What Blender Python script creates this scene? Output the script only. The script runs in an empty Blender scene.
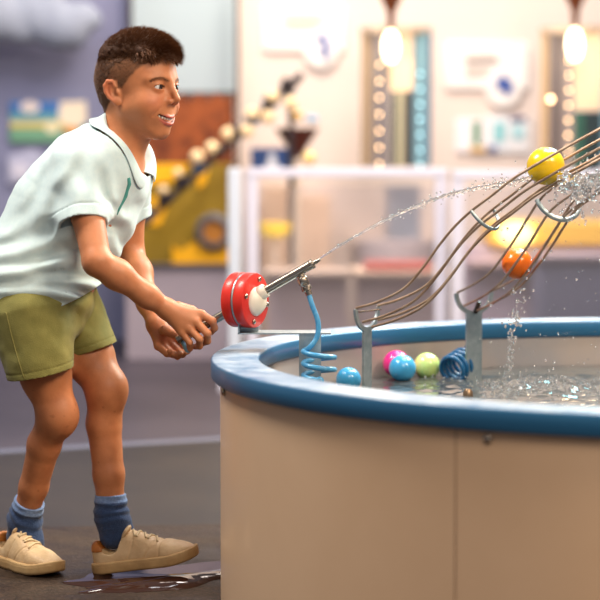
import bpy, math, random
import numpy as np
from mathutils import Vector, Matrix

random.seed(7)
RNG = np.random.default_rng(11)
SC = bpy.context.scene
COL = SC.collection
PI = math.pi
FPX = 2045.0                       # focal length in pixels of the 600 px frame
CAM_H = 0.93
PITCH = math.atan(150.0 / FPX)
CP, SP = math.cos(PITCH), math.sin(PITCH)


def U(px, py, Y):
    """world point at depth Y behind image point (px, py)"""
    a = (px - 300.0) / FPX
    b = (300.0 - py) / FPX
    dy = CP + b * SP
    dz = -SP + b * CP
    t = Y / dy
    return np.array([a * t, Y, CAM_H + dz * t])


def nrm(v):
    v = np.asarray(v, float)
    return v / (np.linalg.norm(v) + 1e-12)


# ---------------------------------------------------------------- materials
def srgb(r, g, b):
    out = []
    for c in (r, g, b):
        c /= 255.0
        out.append(c / 12.92 if c <= 0.04045 else ((c + 0.055) / 1.055) ** 2.4)
    return (out[0], out[1], out[2], 1.0)


def mat(name, col, rough=0.5, metal=0.0, col2=None, scale=8.0, bump=0.0, bscale=60.0, emit=None, estr=0.0,
        trans=0.0, ior=1.45, coat=0.0, spec=0.5, sss=0.0, mix=(0.4, 0.65), alpha=1.0, vcol=False, rough2=None, sheen=0.0, thin=False):
    m = bpy.data.materials.new(name)
    m.use_nodes = True
    nt = m.node_tree
    N, L = nt.nodes, nt.links
    p = N['Principled BSDF']
    p.inputs['Base Color'].default_value = col
    p.inputs['Roughness'].default_value = rough
    p.inputs['Metallic'].default_value = metal
    p.inputs['IOR'].default_value = ior
    p.inputs['Transmission Weight'].default_value = trans
    p.inputs['Coat Weight'].default_value = coat
    p.inputs['Specular IOR Level'].default_value = spec
    p.inputs['Alpha'].default_value = alpha
    p.inputs['Sheen Weight'].default_value = sheen
    if sss:
        p.inputs['Subsurface Weight'].default_value = sss
        p.inputs['Subsurface Radius'].default_value = (0.012, 0.005, 0.003)
        p.inputs['Subsurface Scale'].default_value = 0.6
    if emit is not None:
        p.inputs['Emission Color'].default_value = emit
        p.inputs['Emission Strength'].default_value = estr
    tc = N.new('ShaderNodeTexCoord')
    base = None
    if vcol:
        va = N.new('ShaderNodeVertexColor')
        va.layer_name = 'tint'
        base = va.outputs['Color']
        if col2 is not None:      # multiply by a mild mottling
            nz = N.new('ShaderNodeTexNoise')
            nz.inputs['Scale'].default_value = scale
            nz.inputs['Detail'].default_value = 6
            L.new(tc.outputs['Object'], nz.inputs['Vector'])
            rp = N.new('ShaderNodeValToRGB')
            rp.color_ramp.elements[0].position, rp.color_ramp.elements[1].position = mix
            rp.color_ramp.elements[0].color = col2
            rp.color_ramp.elements[1].color = (1, 1, 1, 1)
            L.new(nz.outputs['Fac'], rp.inputs['Fac'])
            mx = N.new('ShaderNodeMix')
            mx.data_type = 'RGBA'
            mx.blend_type = 'MULTIPLY'
            mx.inputs[0].default_value = 1.0
            L.new(base, mx.inputs[6])
            L.new(rp.outputs['Color'], mx.inputs[7])
            base = mx.outputs[2]
        L.new(base, p.inputs['Base Color'])
    elif col2 is not None:
        nz = N.new('ShaderNodeTexNoise')
        nz.inputs['Scale'].default_value = scale
        nz.inputs['Detail'].default_value = 8
        nz.inputs['Roughness'].default_value = 0.6
        L.new(tc.outputs['Object'], nz.inputs['Vector'])
        rp = N.new('ShaderNodeValToRGB')
        rp.color_ramp.elements[0].position, rp.color_ramp.elements[1].position = mix
        rp.color_ramp.elements[0].color = col
        rp.color_ramp.elements[1].color = col2
        L.new(nz.outputs['Fac'], rp.inputs['Fac'])
        L.new(rp.outputs['Color'], p.inputs['Base Color'])
        if rough2 is not None:
            mr = N.new('ShaderNodeMapRange')
            mr.inputs['From Min'].default_value, mr.inputs['From Max'].default_value = mix
            mr.inputs['To Min'].default_value, mr.inputs['To Max'].default_value = rough, rough2
            L.new(nz.outputs['Fac'], mr.inputs['Value'])
            L.new(mr.outputs['Result'], p.inputs['Roughness'])
    if bump:
        nb = N.new('ShaderNodeTexNoise')
        nb.inputs['Scale'].default_value = bscale
        nb.inputs['Detail'].default_value = 4
        L.new(tc.outputs['Object'], nb.inputs['Vector'])
        bp = N.new('ShaderNodeBump')
        bp.inputs['Strength'].default_value = bump
        bp.inputs['Distance'].default_value = 0.01
        L.new(nb.outputs['Fac'], bp.inputs['Height'])
        L.new(bp.outputs['Normal'], p.inputs['Normal'])
    return m


# ---------------------------------------------------------------- objects
ORG = {}


def tag(o, label, cat, group=None, kind=None):
    if label: o['label'] = label
    if cat: o['category'] = cat
    if group: o['group'] = group
    if kind: o['kind'] = kind
    return o


def thing(name, loc, label, cat, group=None):
    o = bpy.data.objects.new(name, None)
    COL.objects.link(o)
    o.location = Vector([float(v) for v in loc])
    o.empty_display_size = 0.05
    ORG[o.name] = np.asarray(loc, float)
    return tag(o, label, cat, group)


class MB:
    """collects vertices and faces of ONE mesh"""
    def __init__(s):
        s.v, s.f, s.n = [], [], 0

    def add(s, v, f):
        v = np.asarray(v, float).reshape(-1, 3)
        s.v.append(v)
        if isinstance(f, np.ndarray):
            s.f.extend((f + s.n).tolist())
        else:
            s.f.extend([[i + s.n for i in q] for q in f])
        s.n += len(v)
        return s

    def box(s, c, size, rot=None):
        h = np.array(size) / 2.0
        v = np.array([[x, y, z] for x in (-1, 1) for y in (-1, 1) for z in (-1, 1)]) * h
        if rot is not None: v = v @ np.asarray(rot).T
        return s.add(v + np.asarray(c), [[0, 1, 3, 2], [4, 6, 7, 5], [0, 4, 5, 1], [2, 3, 7, 6], [0, 2, 6, 4], [1, 5, 7, 3]])

    def pbox(s, x0, y0, x1, y1, Y, th):
        """upright slab whose front face fills the frame rectangle at depth Y"""
        a, b = U(x0, y0, Y), U(x1, y1, Y)
        lo, hi = np.minimum(a, b), np.maximum(a, b)
        return s.box([(lo[0] + hi[0]) / 2, Y + th / 2, (lo[2] + hi[2]) / 2], [hi[0] - lo[0], th, hi[2] - lo[2]])

    def tube(s, pts, rad, seg=12, cap=True, closed=False):
        P = np.asarray(pts, float)
        n = len(P)
        R = np.full(n, rad) if np.isscalar(rad) else np.asarray(rad, float)
        T = np.gradient(P, axis=0)
        if closed:
            T = np.roll(P, -1, 0) - np.roll(P, 1, 0)
        T /= np.linalg.norm(T, axis=1)[:, None] + 1e-12
        up = np.array([0, 0, 1.0]) if abs(T[0][2]) < 0.9 else np.array([1.0, 0, 0])
        A = nrm(np.cross(T[0], up))
        rings = []
        ang = np.linspace(0, 2 * PI, seg, endpoint=False)
        for i in range(n):
            A = nrm(A - T[i] * np.dot(A, T[i]))
            B = np.cross(T[i], A)
            rings.append(P[i] + R[i] * (np.cos(ang)[:, None] * A + np.sin(ang)[:, None] * B))
        V = np.concatenate(rings)
        F = []
        m = n if closed else n - 1
        for i in range(m):
            j = (i + 1) % n
            for k in range(seg):
                l = (k + 1) % seg
                F.append([i * seg + k, i * seg + l, j * seg + l, j * seg + k])
        if cap and not closed:
            F.append(list(range(seg))[::-1])
            F.append([(n - 1) * seg + k for k in range(seg)])
        return s.add(V, F)

    def lathe(s, prof, c, axis=(0, 0, 1), seg=48, closed=False):
        """prof: (radius, height) pairs turned about axis through c"""
        ax = nrm(axis)
        e = np.array([1.0, 0, 0]) if abs(ax[0]) < 0.9 else np.array([0, 1.0, 0])
        A = nrm(np.cross(ax, e))
        B = np.cross(ax, A)
        ang = np.linspace(0, 2 * PI, seg, endpoint=False)
        V = []
        for r, h in prof:
            V.append(np.asarray(c) + ax * h + max(r, 1e-5) * (np.cos(ang)[:, None] * A + np.sin(ang)[:, None] * B))
        F = []
        n = len(prof)
        for i in range(n if closed else n - 1):
            j = (i + 1) % n
            for k in range(seg):
                l = (k + 1) % seg
                F.append([i * seg + k, i * seg + l, j * seg + l, j * seg + k])
        return s.add(np.concatenate(V), F)

    def ball(s, c, r, seg=20, rings=12, rot=None):
        r = np.array([r, r, r], float) if np.isscalar(r) else np.asarray(r, float)
        V = [[0, 0, 1]]
        for i in range(1, rings):
            t = PI * i / rings
            for k in range(seg):
                a = 2 * PI * k / seg
                V.append([math.sin(t) * math.cos(a), math.sin(t) * math.sin(a), math.cos(t)])
        V.append([0, 0, -1])
        V = np.array(V) * r
        if rot is not None: V = V @ np.asarray(rot).T
        F = [[0, 1 + k, 1 + (k + 1) % seg] for k in range(seg)]
        for i in range(rings - 2):
            b = 1 + i * seg
            for k in range(seg):
                l = (k + 1) % seg
                F.append([b + k, b + seg + k, b + seg + l, b + l])
        b = 1 + (rings - 2) * seg
        F += [[b + k, len(V) - 1, b + (k + 1) % seg] for k in range(seg)]
        return s.add(V + np.asarray(c), F)

    def plate(s, outline, n, th):
        """closed 3-D outline (planar polygon) extruded by th along n"""
        P = np.asarray(outline, float)
        n = nrm(n) * th / 2
        k = len(P)
        F = [list(range(k))[::-1], list(range(k, 2 * k))]
        F += [[i, (i + 1) % k, k + (i + 1) % k, k + i] for i in range(k)]
        return s.add(np.concatenate([P - n, P + n]), F)

    def build(s, name, m, parent=None, smooth=True, sharp=40, bevel=0.0, label=None, cols=None, solid=0.0, sub=0):
        V = np.concatenate(s.v)
        if parent is not None:
            org = ORG[parent.name]
        else:
            lo, hi = V.min(0), V.max(0)
            org = np.array([(lo[0] + hi[0]) / 2, (lo[1] + hi[1]) / 2, lo[2]])
        me = bpy.data.meshes.new(name)
        me.from_pydata((V - org).tolist(), [], s.f)
        me.update()
        if cols is not None:
            at = me.color_attributes.new('tint', 'FLOAT_COLOR', 'POINT')
            c4 = np.ones((len(V), 4), np.float32)
            c4[:, :3] = cols
            at.data.foreach_set('color', c4.ravel())
        if smooth:
            me.polygons.foreach_set('use_smooth', [True] * len(me.polygons))
            if sharp < 180:
                me.set_sharp_from_angle(angle=math.radians(sharp))
        me.materials.append(m)
        o = bpy.data.objects.new(name, me)
        COL.objects.link(o)
        ORG[o.name] = org
        if parent is not None:
            o.parent = parent
        else:
            o.location = Vector(org.tolist())
        if solid:
            md = o.modifiers.new('thick', 'SOLIDIFY'); md.thickness = solid; md.offset = 0
        if bevel:
            md = o.modifiers.new('soft', 'BEVEL'); md.width = bevel; md.segments = 2; md.limit_method = 'ANGLE'
        if sub:
            md = o.modifiers.new('sub', 'SUBSURF'); md.levels = sub; md.render_levels = sub
        if label: o['label'] = label
        return o


def spline(pts, n):
    """Catmull-Rom through pts, n samples"""
    P = np.asarray(pts, float)
    Q = np.concatenate([[2 * P[0] - P[1]], P, [2 * P[-1] - P[-2]]])
    t = np.linspace(0, len(P) - 1 - 1e-9, n)
    i = t.astype(int)
    u = (t - i)[:, None]
    a, b, c, d = Q[i], Q[i + 1], Q[i + 2], Q[i + 3]
    return 0.5 * (2 * b + (c - a) * u + (2 * a - 5 * b + 4 * c - d) * u ** 2 + (3 * b - a - 3 * c + d) * u ** 3)


# ---------------------------------------------------------------- implicit surfaces
def smin(a, b, k):
    if k <= 0: return np.minimum(a, b)
    h = np.maximum(k - np.abs(a - b), 0) / k
    return np.minimum(a, b) - h * h * k * 0.25


def smax(a, b, k): return -smin(-a, -b, k)


def cone(p, a, b, ra, rb):
    a, b = np.asarray(a, float), np.asarray(b, float)
    ab = b - a
    t = np.clip(((p - a) @ ab) / (ab @ ab + 1e-12), 0, 1)
    return np.linalg.norm(p - (a + t[:, None] * ab), axis=1) - (ra + (rb - ra) * t)


def chain(p, pts, rad, k=0.0):
    d = None
    for i in range(len(pts) - 1):
        e = cone(p, pts[i], pts[i + 1], rad[i], rad[i + 1])
        d = e if d is None else smin(d, e, k)
    return d


def ell(p, c, r, rot=None):
    q = p - np.asarray(c, float)
    if rot is not None: q = q @ np.asarray(rot)      # columns of rot = local axes
    r = np.asarray(r, float)
    k0 = np.linalg.norm(q / r, axis=1)
    k1 = np.linalg.norm(q / (r * r), axis=1)
    return k0 * (k0 - 1.0) / (k1 + 1e-9)


def vnoise(p, s, seed=0):
    """smooth value noise in -1..1"""
    q = p * s + seed * 17.31
    i = np.floor(q).astype(np.int64)
    f = q - i
    f = f * f * (3 - 2 * f)
    def hsh(x, y, z):
        n = (x * 374761393 + y * 668265263 + z * 2147483647 + seed * 1013) & 0x7fffffff
        n = ((n ^ (n >> 13)) * 1274126177) & 0x7fffffff
        return ((n ^ (n >> 16)) & 0xffff) / 32767.5 - 1.0
    r = 0
    for dx in (0, 1):
        for dy in (0, 1):
            for dz in (0, 1):
                w = (f[:, 0] if dx else 1 - f[:, 0]) * (f[:, 1] if dy else 1 - f[:, 1]) * (f[:, 2] if dz else 1 - f[:, 2])
                r = r + w * hsh(i[:, 0] + dx, i[:, 1] + dy, i[:, 2] + dz)
    return r


def sdf_mesh(fn, lo, hi, h, B=8):
    """surface-nets mesh of fn(p) < 0 in the box lo..hi with cells of size h; returns vertices, quads"""
    lo, hi = np.asarray(lo, float), np.asarray(hi, float)
    nb = np.ceil((hi - lo) / (h * B)).astype(int)
    g = np.stack(np.meshgrid(*[np.arange(n) for n in nb], indexing='ij'), -1).reshape(-1, 3)
    cen = lo + (g + 0.5) * h * B
    d0 = fn(cen)
    act = np.abs(d0) < 0.87 * h * B * 1.7 + 2 * h
    D = np.repeat(np.repeat(np.repeat(np.where(d0 < 0, -1.0, 1.0).reshape(nb).astype(np.float32), B, 0), B, 1), B, 2)
    ag = g[act]
    off = np.stack(np.meshgrid(*[np.arange(B)] * 3, indexing='ij'), -1).reshape(-1, 3)
    CH = 400
    for s in range(0, len(ag), CH):
        a = ag[s:s + CH]
        idx = (a[:, None, :] * B + off[None]).reshape(-1, 3)
        D[idx[:, 0], idx[:, 1], idx[:, 2]] = fn(lo + idx * h)
    I = D < 0
    S = np.zeros(tuple(np.array(D.shape) - 1), np.int8)
    for dx in (0, 1):
        for dy in (0, 1):
            for dz in (0, 1):
                S += I[dx:I.shape[0] - 1 + dx, dy:I.shape[1] - 1 + dy, dz:I.shape[2] - 1 + dz]
    cells = np.argwhere((S > 0) & (S < 8))
    ID = np.full(S.shape, -1, np.int32)
    ID[cells[:, 0], cells[:, 1], cells[:, 2]] = np.arange(len(cells))
    cor = np.array([[x, y, z] for x in (0, 1) for y in (0, 1) for z in (0, 1)])
    val = np.stack([D[cells[:, 0] + c[0], cells[:, 1] + c[1], cells[:, 2] + c[2]] for c in cor], 1)
    acc = np.zeros((len(cells), 3)); cnt = np.zeros(len(cells))
    for i in range(8):
        for j in range(i + 1, 8):
            if np.abs(cor[i] - cor[j]).sum() != 1: continue
            a, b = val[:, i], val[:, j]
            m = (a < 0) != (b < 0)
            t = (a / (a - b + 1e-20))[m]
            acc[m] += cor[i] + t[:, None] * (cor[j] - cor[i])
            cnt[m] += 1
    V = lo + (cells + acc / cnt[:, None]) * h
    F = []
    for ax in range(3):
        o1, o2 = [(1, 2), (2, 0), (0, 1)][ax]
        sl0 = [slice(None)] * 3; sl1 = [slice(None)] * 3
        sl0[ax] = slice(0, -1); sl1[ax] = slice(1, None)
        A, Bv = I[tuple(sl0)], I[tuple(sl1)]
        e = np.argwhere(A != Bv)
        ok = (e[:, o1] > 0) & (e[:, o2] > 0) & (e[:, o1] < S.shape[o1]) & (e[:, o2] < S.shape[o2])
        e = e[ok]
        ins = A[e[:, 0], e[:, 1], e[:, 2]]
        def cid(d1, d2):
            c = e.copy(); c[:, o1] -= d1; c[:, o2] -= d2
            return ID[c[:, 0], c[:, 1], c[:, 2]]
        q = np.stack([cid(1, 1), cid(0, 1), cid(0, 0), cid(1, 0)], 1)
        q[~ins] = q[~ins][:, ::-1]
        F.append(q)
    F = np.concatenate(F)
    # relax onto the surface
    e = h * 0.5
    for _ in range(2):
        d = fn(V)
        gr = np.stack([fn(V + e * np.eye(3)[k]) - fn(V - e * np.eye(3)[k]) for k in range(3)], 1) / (2 * e)
        gl = np.linalg.norm(gr, axis=1)
        stp = np.clip(d / np.maximum(gl, 0.3), -0.6 * h, 0.6 * h)
        V = V - (gr / np.maximum(gl, 1e-6)[:, None]) * stp[:, None]
    return V, F[(F >= 0).all(1)], gr / np.maximum(gl, 1e-6)[:, None]


def keep_main(V, F, frac=0.02):
    """drop stray islands"""
    par = np.arange(len(V))
    E = np.concatenate([F[:, [0, 1]], F[:, [1, 2]], F[:, [2, 3]]])
    lab = np.arange(len(V))
    while True:
        m = np.minimum(lab[E[:, 0]], lab[E[:, 1]])
        new = lab.copy()
        np.minimum.at(new, E[:, 0], m); np.minimum.at(new, E[:, 1], m)
        new = new[new]
        if (new == lab).all(): break
        lab = new
    u, c = np.unique(lab, return_counts=True)
    good = u[c > frac * len(V)]
    kv = np.isin(lab, good)
    remap = -np.ones(len(V), int); remap[kv] = np.arange(kv.sum())
    F2 = remap[F]
    return V[kv], F2[(F2 >= 0).all(1)], kv


def rotx(a): c, s = math.cos(a), math.sin(a); return np.array([[1, 0, 0], [0, c, -s], [0, s, c]])
def roty(a): c, s = math.cos(a), math.sin(a); return np.array([[c, 0, s], [0, 1, 0], [-s, 0, c]])
def rotz(a): c, s = math.cos(a), math.sin(a); return np.array([[c, -s, 0], [s, c, 0], [0, 0, 1]])
# ================================================================ materials of the water table
M = {}
M['panel'] = mat('cream_laminate', srgb(234, 198, 162), 0.38, col2=srgb(222, 184, 146), scale=1.6, mix=(0.35, 0.75), coat=0.15)
M['seam'] = mat('dark_seam', srgb(150, 120, 98), 0.6)  # darker strip that marks the joint between two panels
M['steel'] = mat('stainless_steel', srgb(178, 165, 150), 0.26, 1.0, col2=srgb(150, 138, 126), scale=30)
M['wire'] = mat('bronze_wire', srgb(192, 164, 140), 0.36, 0.7, col2=srgb(156, 128, 106), scale=20)
M['galv'] = mat('galvanised_steel', srgb(150, 166, 172), 0.42, 0.75, col2=srgb(186, 196, 198), scale=26, bump=0.1)
M['redplastic'] = mat('red_plastic', srgb(222, 52, 38), 0.36, col2=srgb(206, 44, 36), scale=18, coat=0.1, bump=0.05)
M['darkmetal'] = mat('dark_metal', srgb(70, 62, 58), 0.4, 0.8)
M['whiteplastic'] = mat('white_plastic', srgb(236, 226, 208), 0.4)
M['hose'] = mat('blue_hose', srgb(58, 140, 190), 0.3, col2=srgb(96, 168, 208), scale=60, coat=0.3)
M['hosedark'] = mat('dark_blue_hose', srgb(22, 92, 138), 0.28, coat=0.3)
M['basin'] = mat('basin_wall', srgb(186, 172, 162), 0.45, col2=srgb(160, 160, 166), scale=2.2, mix=(0.4, 0.7))
M['water'] = mat('pool_water', srgb(225, 232, 232), 0.03, trans=0.92, ior=1.33, bump=0.25, bscale=26)
M['drop'] = mat('water_drops', (1, 1, 1, 1), 0.01, trans=0.86, ior=1.33)
M['grip'] = mat('blue_grey_grip', srgb(110, 150, 176), 0.35, 0.3)


def rim_material():
    m = mat('blue_rim', srgb(38, 96, 140), 0.36, coat=0.1)
    nt = m.node_tree; N, L = nt.nodes, nt.links
    p = N['Principled BSDF']
    tc = N.new('ShaderNodeTexCoord')
    n1 = N.new('ShaderNodeTexNoise'); n1.inputs['Scale'].default_value = 14; n1.inputs['Detail'].default_value = 9; n1.inputs['Roughness'].default_value = 0.75
    L.new(tc.outputs['Object'], n1.inputs['Vector'])
    n2 = N.new('ShaderNodeTexNoise'); n2.inputs['Scale'].default_value = 3.0
    L.new(tc.outputs['Object'], n2.inputs['Vector'])
    ad = N.new('ShaderNodeMath'); ad.operation = 'ADD'
    L.new(n1.outputs['Fac'], ad.inputs[0]); L.new(n2.outputs['Fac'], ad.inputs[1])
    mr = N.new('ShaderNodeMapRange'); mr.inputs['From Min'].default_value = 0.82; mr.inputs['From Max'].default_value = 1.2
    L.new(ad.outputs[0], mr.inputs['Value'])
    # dried lime scale only lies on the flat top of the rim
    sx = N.new('ShaderNodeSeparateXYZ'); L.new(tc.outputs['Normal'], sx.inputs[0])
    mz = N.new('ShaderNodeMapRange'); mz.inputs['From Min'].default_value = 0.6; mz.inputs['From Max'].default_value = 0.95
    mz.inputs['To Max'].default_value = 0.75
    L.new(sx.outputs['Z'], mz.inputs['Value'])
    mu = N.new('ShaderNodeMath'); mu.operation = 'MULTIPLY'
    L.new(mr.outputs['Result'], mu.inputs[0]); L.new(mz.outputs['Result'], mu.inputs[1])
    mx = N.new('ShaderNodeMix'); mx.data_type = 'RGBA'
    mx.inputs[6].default_value = srgb(46, 106, 148); mx.inputs[7].default_value = srgb(206, 214, 220)
    L.new(mu.outputs[0], mx.inputs[0]); L.new(mx.outputs[2], p.inputs['Base Color'])
    rr = N.new('ShaderNodeMapRange'); rr.inputs['To Min'].default_value = 0.3; rr.inputs['To Max'].default_value = 0.6
    L.new(mu.outputs[0], rr.inputs['Value']); L.new(rr.outputs['Result'], p.inputs['Roughness'])
    return m


M['rim'] = rim_material()

# ================================================================ water table
TC = np.array([0.801, 4.221])
R_OUT, R_IN, Z_RIM, TH = 0.985, 0.886, 0.504, 0.041
Z_W = 0.392
tank = thing('water_table', (TC[0], TC[1], 0), 'big round cream water table with a wide blue rim, filled with water', 'water table')
c0 = (TC[0], TC[1], 0)
MB().lathe([(0.966, 0.0), (0.966, Z_RIM - TH), (0.955, Z_RIM - TH), (0.955, 0.0)], c0, seg=180, closed=True).build('side_panel', M['panel'], tank, label='cream laminate side panel')
e = 0.005
MB().lathe([(R_OUT, Z_RIM - TH + e), (R_OUT, Z_RIM - e), (R_OUT - 0.3 * e, Z_RIM - 0.3 * e), (R_OUT - e, Z_RIM), (R_IN + e, Z_RIM), (R_IN + 0.3 * e, Z_RIM - 0.3 * e), (R_IN, Z_RIM - e),
            (R_IN, Z_RIM - TH + e), (R_IN + e, Z_RIM - TH), (R_OUT - e, Z_RIM - TH)], c0, seg=200, closed=True).build('rim', M['rim'], tank, sharp=50, label='wide blue rim with dried water marks')
MB().lathe([(0.894, Z_RIM - TH), (0.894, 0.27), (0.875, 0.25), (0.0, 0.25)], c0, seg=160).build('basin', M['basin'], tank)
for px in (457.0,):
    # panel joint on the near side
    d = 1e9
    for a in np.linspace(0, 2 * PI, 4000):
        q = TC + 0.9665 * np.array([math.cos(a), math.sin(a)])
        if q[1] < TC[1] and abs(300 + FPX * q[0] / q[1] - px) < d: d, ang = abs(300 + FPX * q[0] / q[1] - px), a
    MB().box((TC[0] + 0.9662 * math.cos(ang), TC[1] + 0.9662 * math.sin(ang), (Z_RIM - TH) / 2), (0.0012, 0.0016, Z_RIM - TH - 0.004), rotz(ang)).build('panel_joint', M['seam'], tank)
for px in (224.0, 489.0):
    d = 1e9
    for a in np.linspace(0, 2 * PI, 4000):
        q = TC + 0.967 * np.array([math.cos(a), math.sin(a)])
        if q[1] < TC[1] + 0.02 and abs(300 + FPX * q[0] / q[1] - px) < d: d, ang = abs(300 + FPX * q[0] / q[1] - px), a
    MB().lathe([(0.0075, -0.002), (0.0075, 0.003), (0.004, 0.0055), (0.0, 0.006)], (TC[0] + 0.967 * math.cos(ang), TC[1] + 0.967 * math.sin(ang), Z_RIM - TH - 0.014), (math.cos(ang), math.sin(ang), 0), 16).build('screw', M['steel'], tank)

# water sheet with ripples
SPL = U(548, 384, 4.62)[:2]
rr = np.linspace(0, 0.892, 110); aa = np.linspace(0, 2 * PI, 260, endpoint=False)
P2 = np.stack([TC[0] + rr[:, None] * np.cos(aa), TC[1] + rr[:, None] * np.sin(aa)], -1).reshape(-1, 2)
p3 = np.concatenate([P2, np.zeros((len(P2), 1))], 1)
dist = np.linalg.norm(P2 - SPL, axis=1)
amp = 0.0016 + 0.011 * np.exp(-(dist / 0.22) ** 2)
zz = Z_W + amp * (vnoise(p3, 17, 1) + 0.6 * vnoise(p3, 38, 2) + 0.35 * vnoise(p3, 80, 3)) + 0.0018 * np.sin(dist * 120) * np.exp(-dist / 0.3)
V = np.concatenate([P2, zz[:, None]], 1)
n_a = len(aa)
F = [[i * n_a + k, (i + 1) * n_a + k, (i + 1) * n_a + (k + 1) % n_a, i * n_a + (k + 1) % n_a] for i in range(1, len(rr) - 1) for k in range(n_a)]
mbw = MB().add(V, F)
o = mbw.build('pool_water', M['water'], None, sharp=180)
tag(o, 'rippled shallow water filling the round blue-rimmed table', 'water', kind='stuff')


# ================================================================ water cannon
YC = 4.335
cann = thing('water_cannon', U(285, 376, YC), 'steel water cannon on a red double disc pivot, aimed up over the tank', 'water cannon')
AX = nrm((0.875, -0.48, 0.0))
cd = U(245, 300, YC)
def disc(c, r, t):
    b = 0.004
    return MB().lathe([(0, -t / 2), (r - b, -t / 2), (r - 0.3 * b, -t / 2 + 0.3 * b), (r, -t / 2 + b), (r, t / 2 - b), (r - 0.3 * b, t / 2 - 0.3 * b), (r - b, t / 2), (0, t / 2)], c, AX, 64)
disc(cd + AX * 0.0145, 0.0585, 0.025).build('front_disc', M['redplastic'], cann)
disc(cd - AX * 0.0145, 0.0585, 0.025).build('rear_disc', M['redplastic'], cann)
disc(cd, 0.0575, 0.006).build('steel_plate', M['galv'], cann)
face = cd + AX * 0.027
S1 = nrm(np.cross((0, 0, 1), AX)); S2 = np.cross(AX, S1)
for a in (75, 165, 255, 345):
    q = face + 0.046 * (math.cos(math.radians(a)) * S1 + math.sin(math.radians(a)) * S2)
    MB().lathe([(0.0052, -0.001), (0.0052, 0.003), (0.003, 0.0052), (0, 0.0055)], q, AX, 14).build('bolt', M['steel'], cann)
MB().lathe([(0.031, -0.001), (0.031, 0.003), (0.028, 0.007), (0.019, 0.0155), (0.012, 0.0185), (0.0, 0.019)], face - 0.002 * S2, AX, 40).build('ball_socket', M['whiteplastic'], cann, label='white ball socket')
r0, r1 = U(178, 340.5, 4.352), U(313.5, 263.3, 4.300)
D = nrm(r1 - r0)
pc = U(261.5, 292.5, 4.318)
MB().tube([r0, r1], 0.0096, 20).build('barrel', M['steel'], cann, label='stainless steel barrel and handle rod')
MB().lathe([(0.0098, -0.010), (0.0145, -0.010), (0.0155, -0.008), (0.0155, 0.010), (0.0145, 0.012), (0.0098, 0.012)], pc - D * 0.001, D, 28, closed=True).build('collar', M['whiteplastic'], cann)
MB().lathe([(0.0096, 0.0), (0.0105, 0.002), (0.0105, 0.008), (0.0096, 0.0095), (0.0046, 0.0098), (0.0046, 0.017), (0.0036, 0.0175), (0.0036, 0.025), (0.0018, 0.0255), (0.0, 0.0255)], r1 - D * 0.009, D, 24).build('nozzle', M['steel'], cann)
f0, f1 = U(298, 270, 4.308), U(309.5, 295, 4.305)
FD = nrm(f1 - f0); fl = np.linalg.norm(f1 - f0)
MB().lathe([(0.0085, 0), (0.0088, fl * 0.28), (0.0105, fl * 0.30), (0.0115, fl * 0.36), (0.0115, fl * 0.56), (0.0098, fl * 0.60), (0.0098, fl * 0.66), (0.0112, fl * 0.68), (0.0112, fl * 0.80), (0.0075, fl * 0.84), (0.0072, fl), (0, fl)], f0, FD, 20).build('hose_fitting', M['steel'], cann)
# cross grip at the lower end of the lever
g0, g1 = U(180, 333, 4.395), U(188.5, 350, 4.312)
MB().lathe([(0, 0), (0.0065, 0.0005), (0.0075, 0.004), (0.0075, 0.052), (0.0085, 0.056), (0.0085, np.linalg.norm(g1 - g0) - 0.004), (0.006, np.linalg.norm(g1 - g0)), (0, np.linalg.norm(g1 - g0) + 0.0005)], g0, g1 - g0, 18).build('cross_grip', M['grip'], cann, label='blue-grey cross grip')
# folded sheet bracket
s0, s1 = U(238, 334.0, YC), U(331, 332.0, YC)
zs = (s0[2] + s1[2]) / 2
mb = MB()
mb.box(((s0[0] + s1[0]) / 2, YC + 0.02, zs), (s1[0] - s0[0], 0.075, 0.003))
mb.build('shelf_plate', M['galv'], cann)
mb = MB()
MB().box((s0[0] + 0.002, YC + 0.01, zs + 0.018), (0.003, 0.055, 0.036)).build('flange', M['galv'], cann)
MB().box(((s0[0] + 0.022), YC + 0.018, zs + 0.011), (0.042, 0.004, 0.022)).build('disc_cradle', M['galv'], cann)
l0, l1 = U(299, 333, YC), U(321, 333, YC)
MB().box(((l0[0] + l1[0]) / 2, YC - 0.012, (zs + 0.25) / 2), (l1[0] - l0[0], 0.004, zs - 0.25)).build('support_leg', M['galv'], cann)

# hose of the cannon: falls from the fitting and coils down into the water
hp = [f1 - FD * 0.008, U(312, 305, 4.30), U(318, 322, 4.295), U(317, 337, 4.29), U(309, 348, 4.285)]
hx = U(319, 350, 4.295)
za, zb = U(319, 351, 4.295)[2], U(319, 379, 4.295)[2]
for t in np.linspace(0, 1, 46):
    a = PI * 0.95 + t * 2.3 * 2 * PI
    hp.append(hx * [1, 1, 0] + [0.033 * math.cos(a), 0.033 * math.sin(a) * 1.0, za + (zb - za) * t])
hp.append(hp[-1] + np.array([0.006, 0.012, -0.05]))
mb = MB().tube(spline(hp, 220), 0.0056, 12)
o = mb.build('water_hose', M['hose'], None)
tag(o, 'light blue hose hanging from the cannon fitting and coiling into the water', 'hose')

# ================================================================ wire ball runs
def run(path_px, X0Y, slope, A, r, ext=()):
    """centre line of a trough at the height of its two top wires"""
    pts = []
    px0, Y0 = X0Y
    Xa = (px0 - 300) / FPX * Y0
    for (px, py) in path_px:
        t = (px - 300) / FPX
        Y = (Y0 + slope * Xa) / (1 + slope * t)
        pts.append(U(px, py, Y))
    return np.array(pts)

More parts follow.
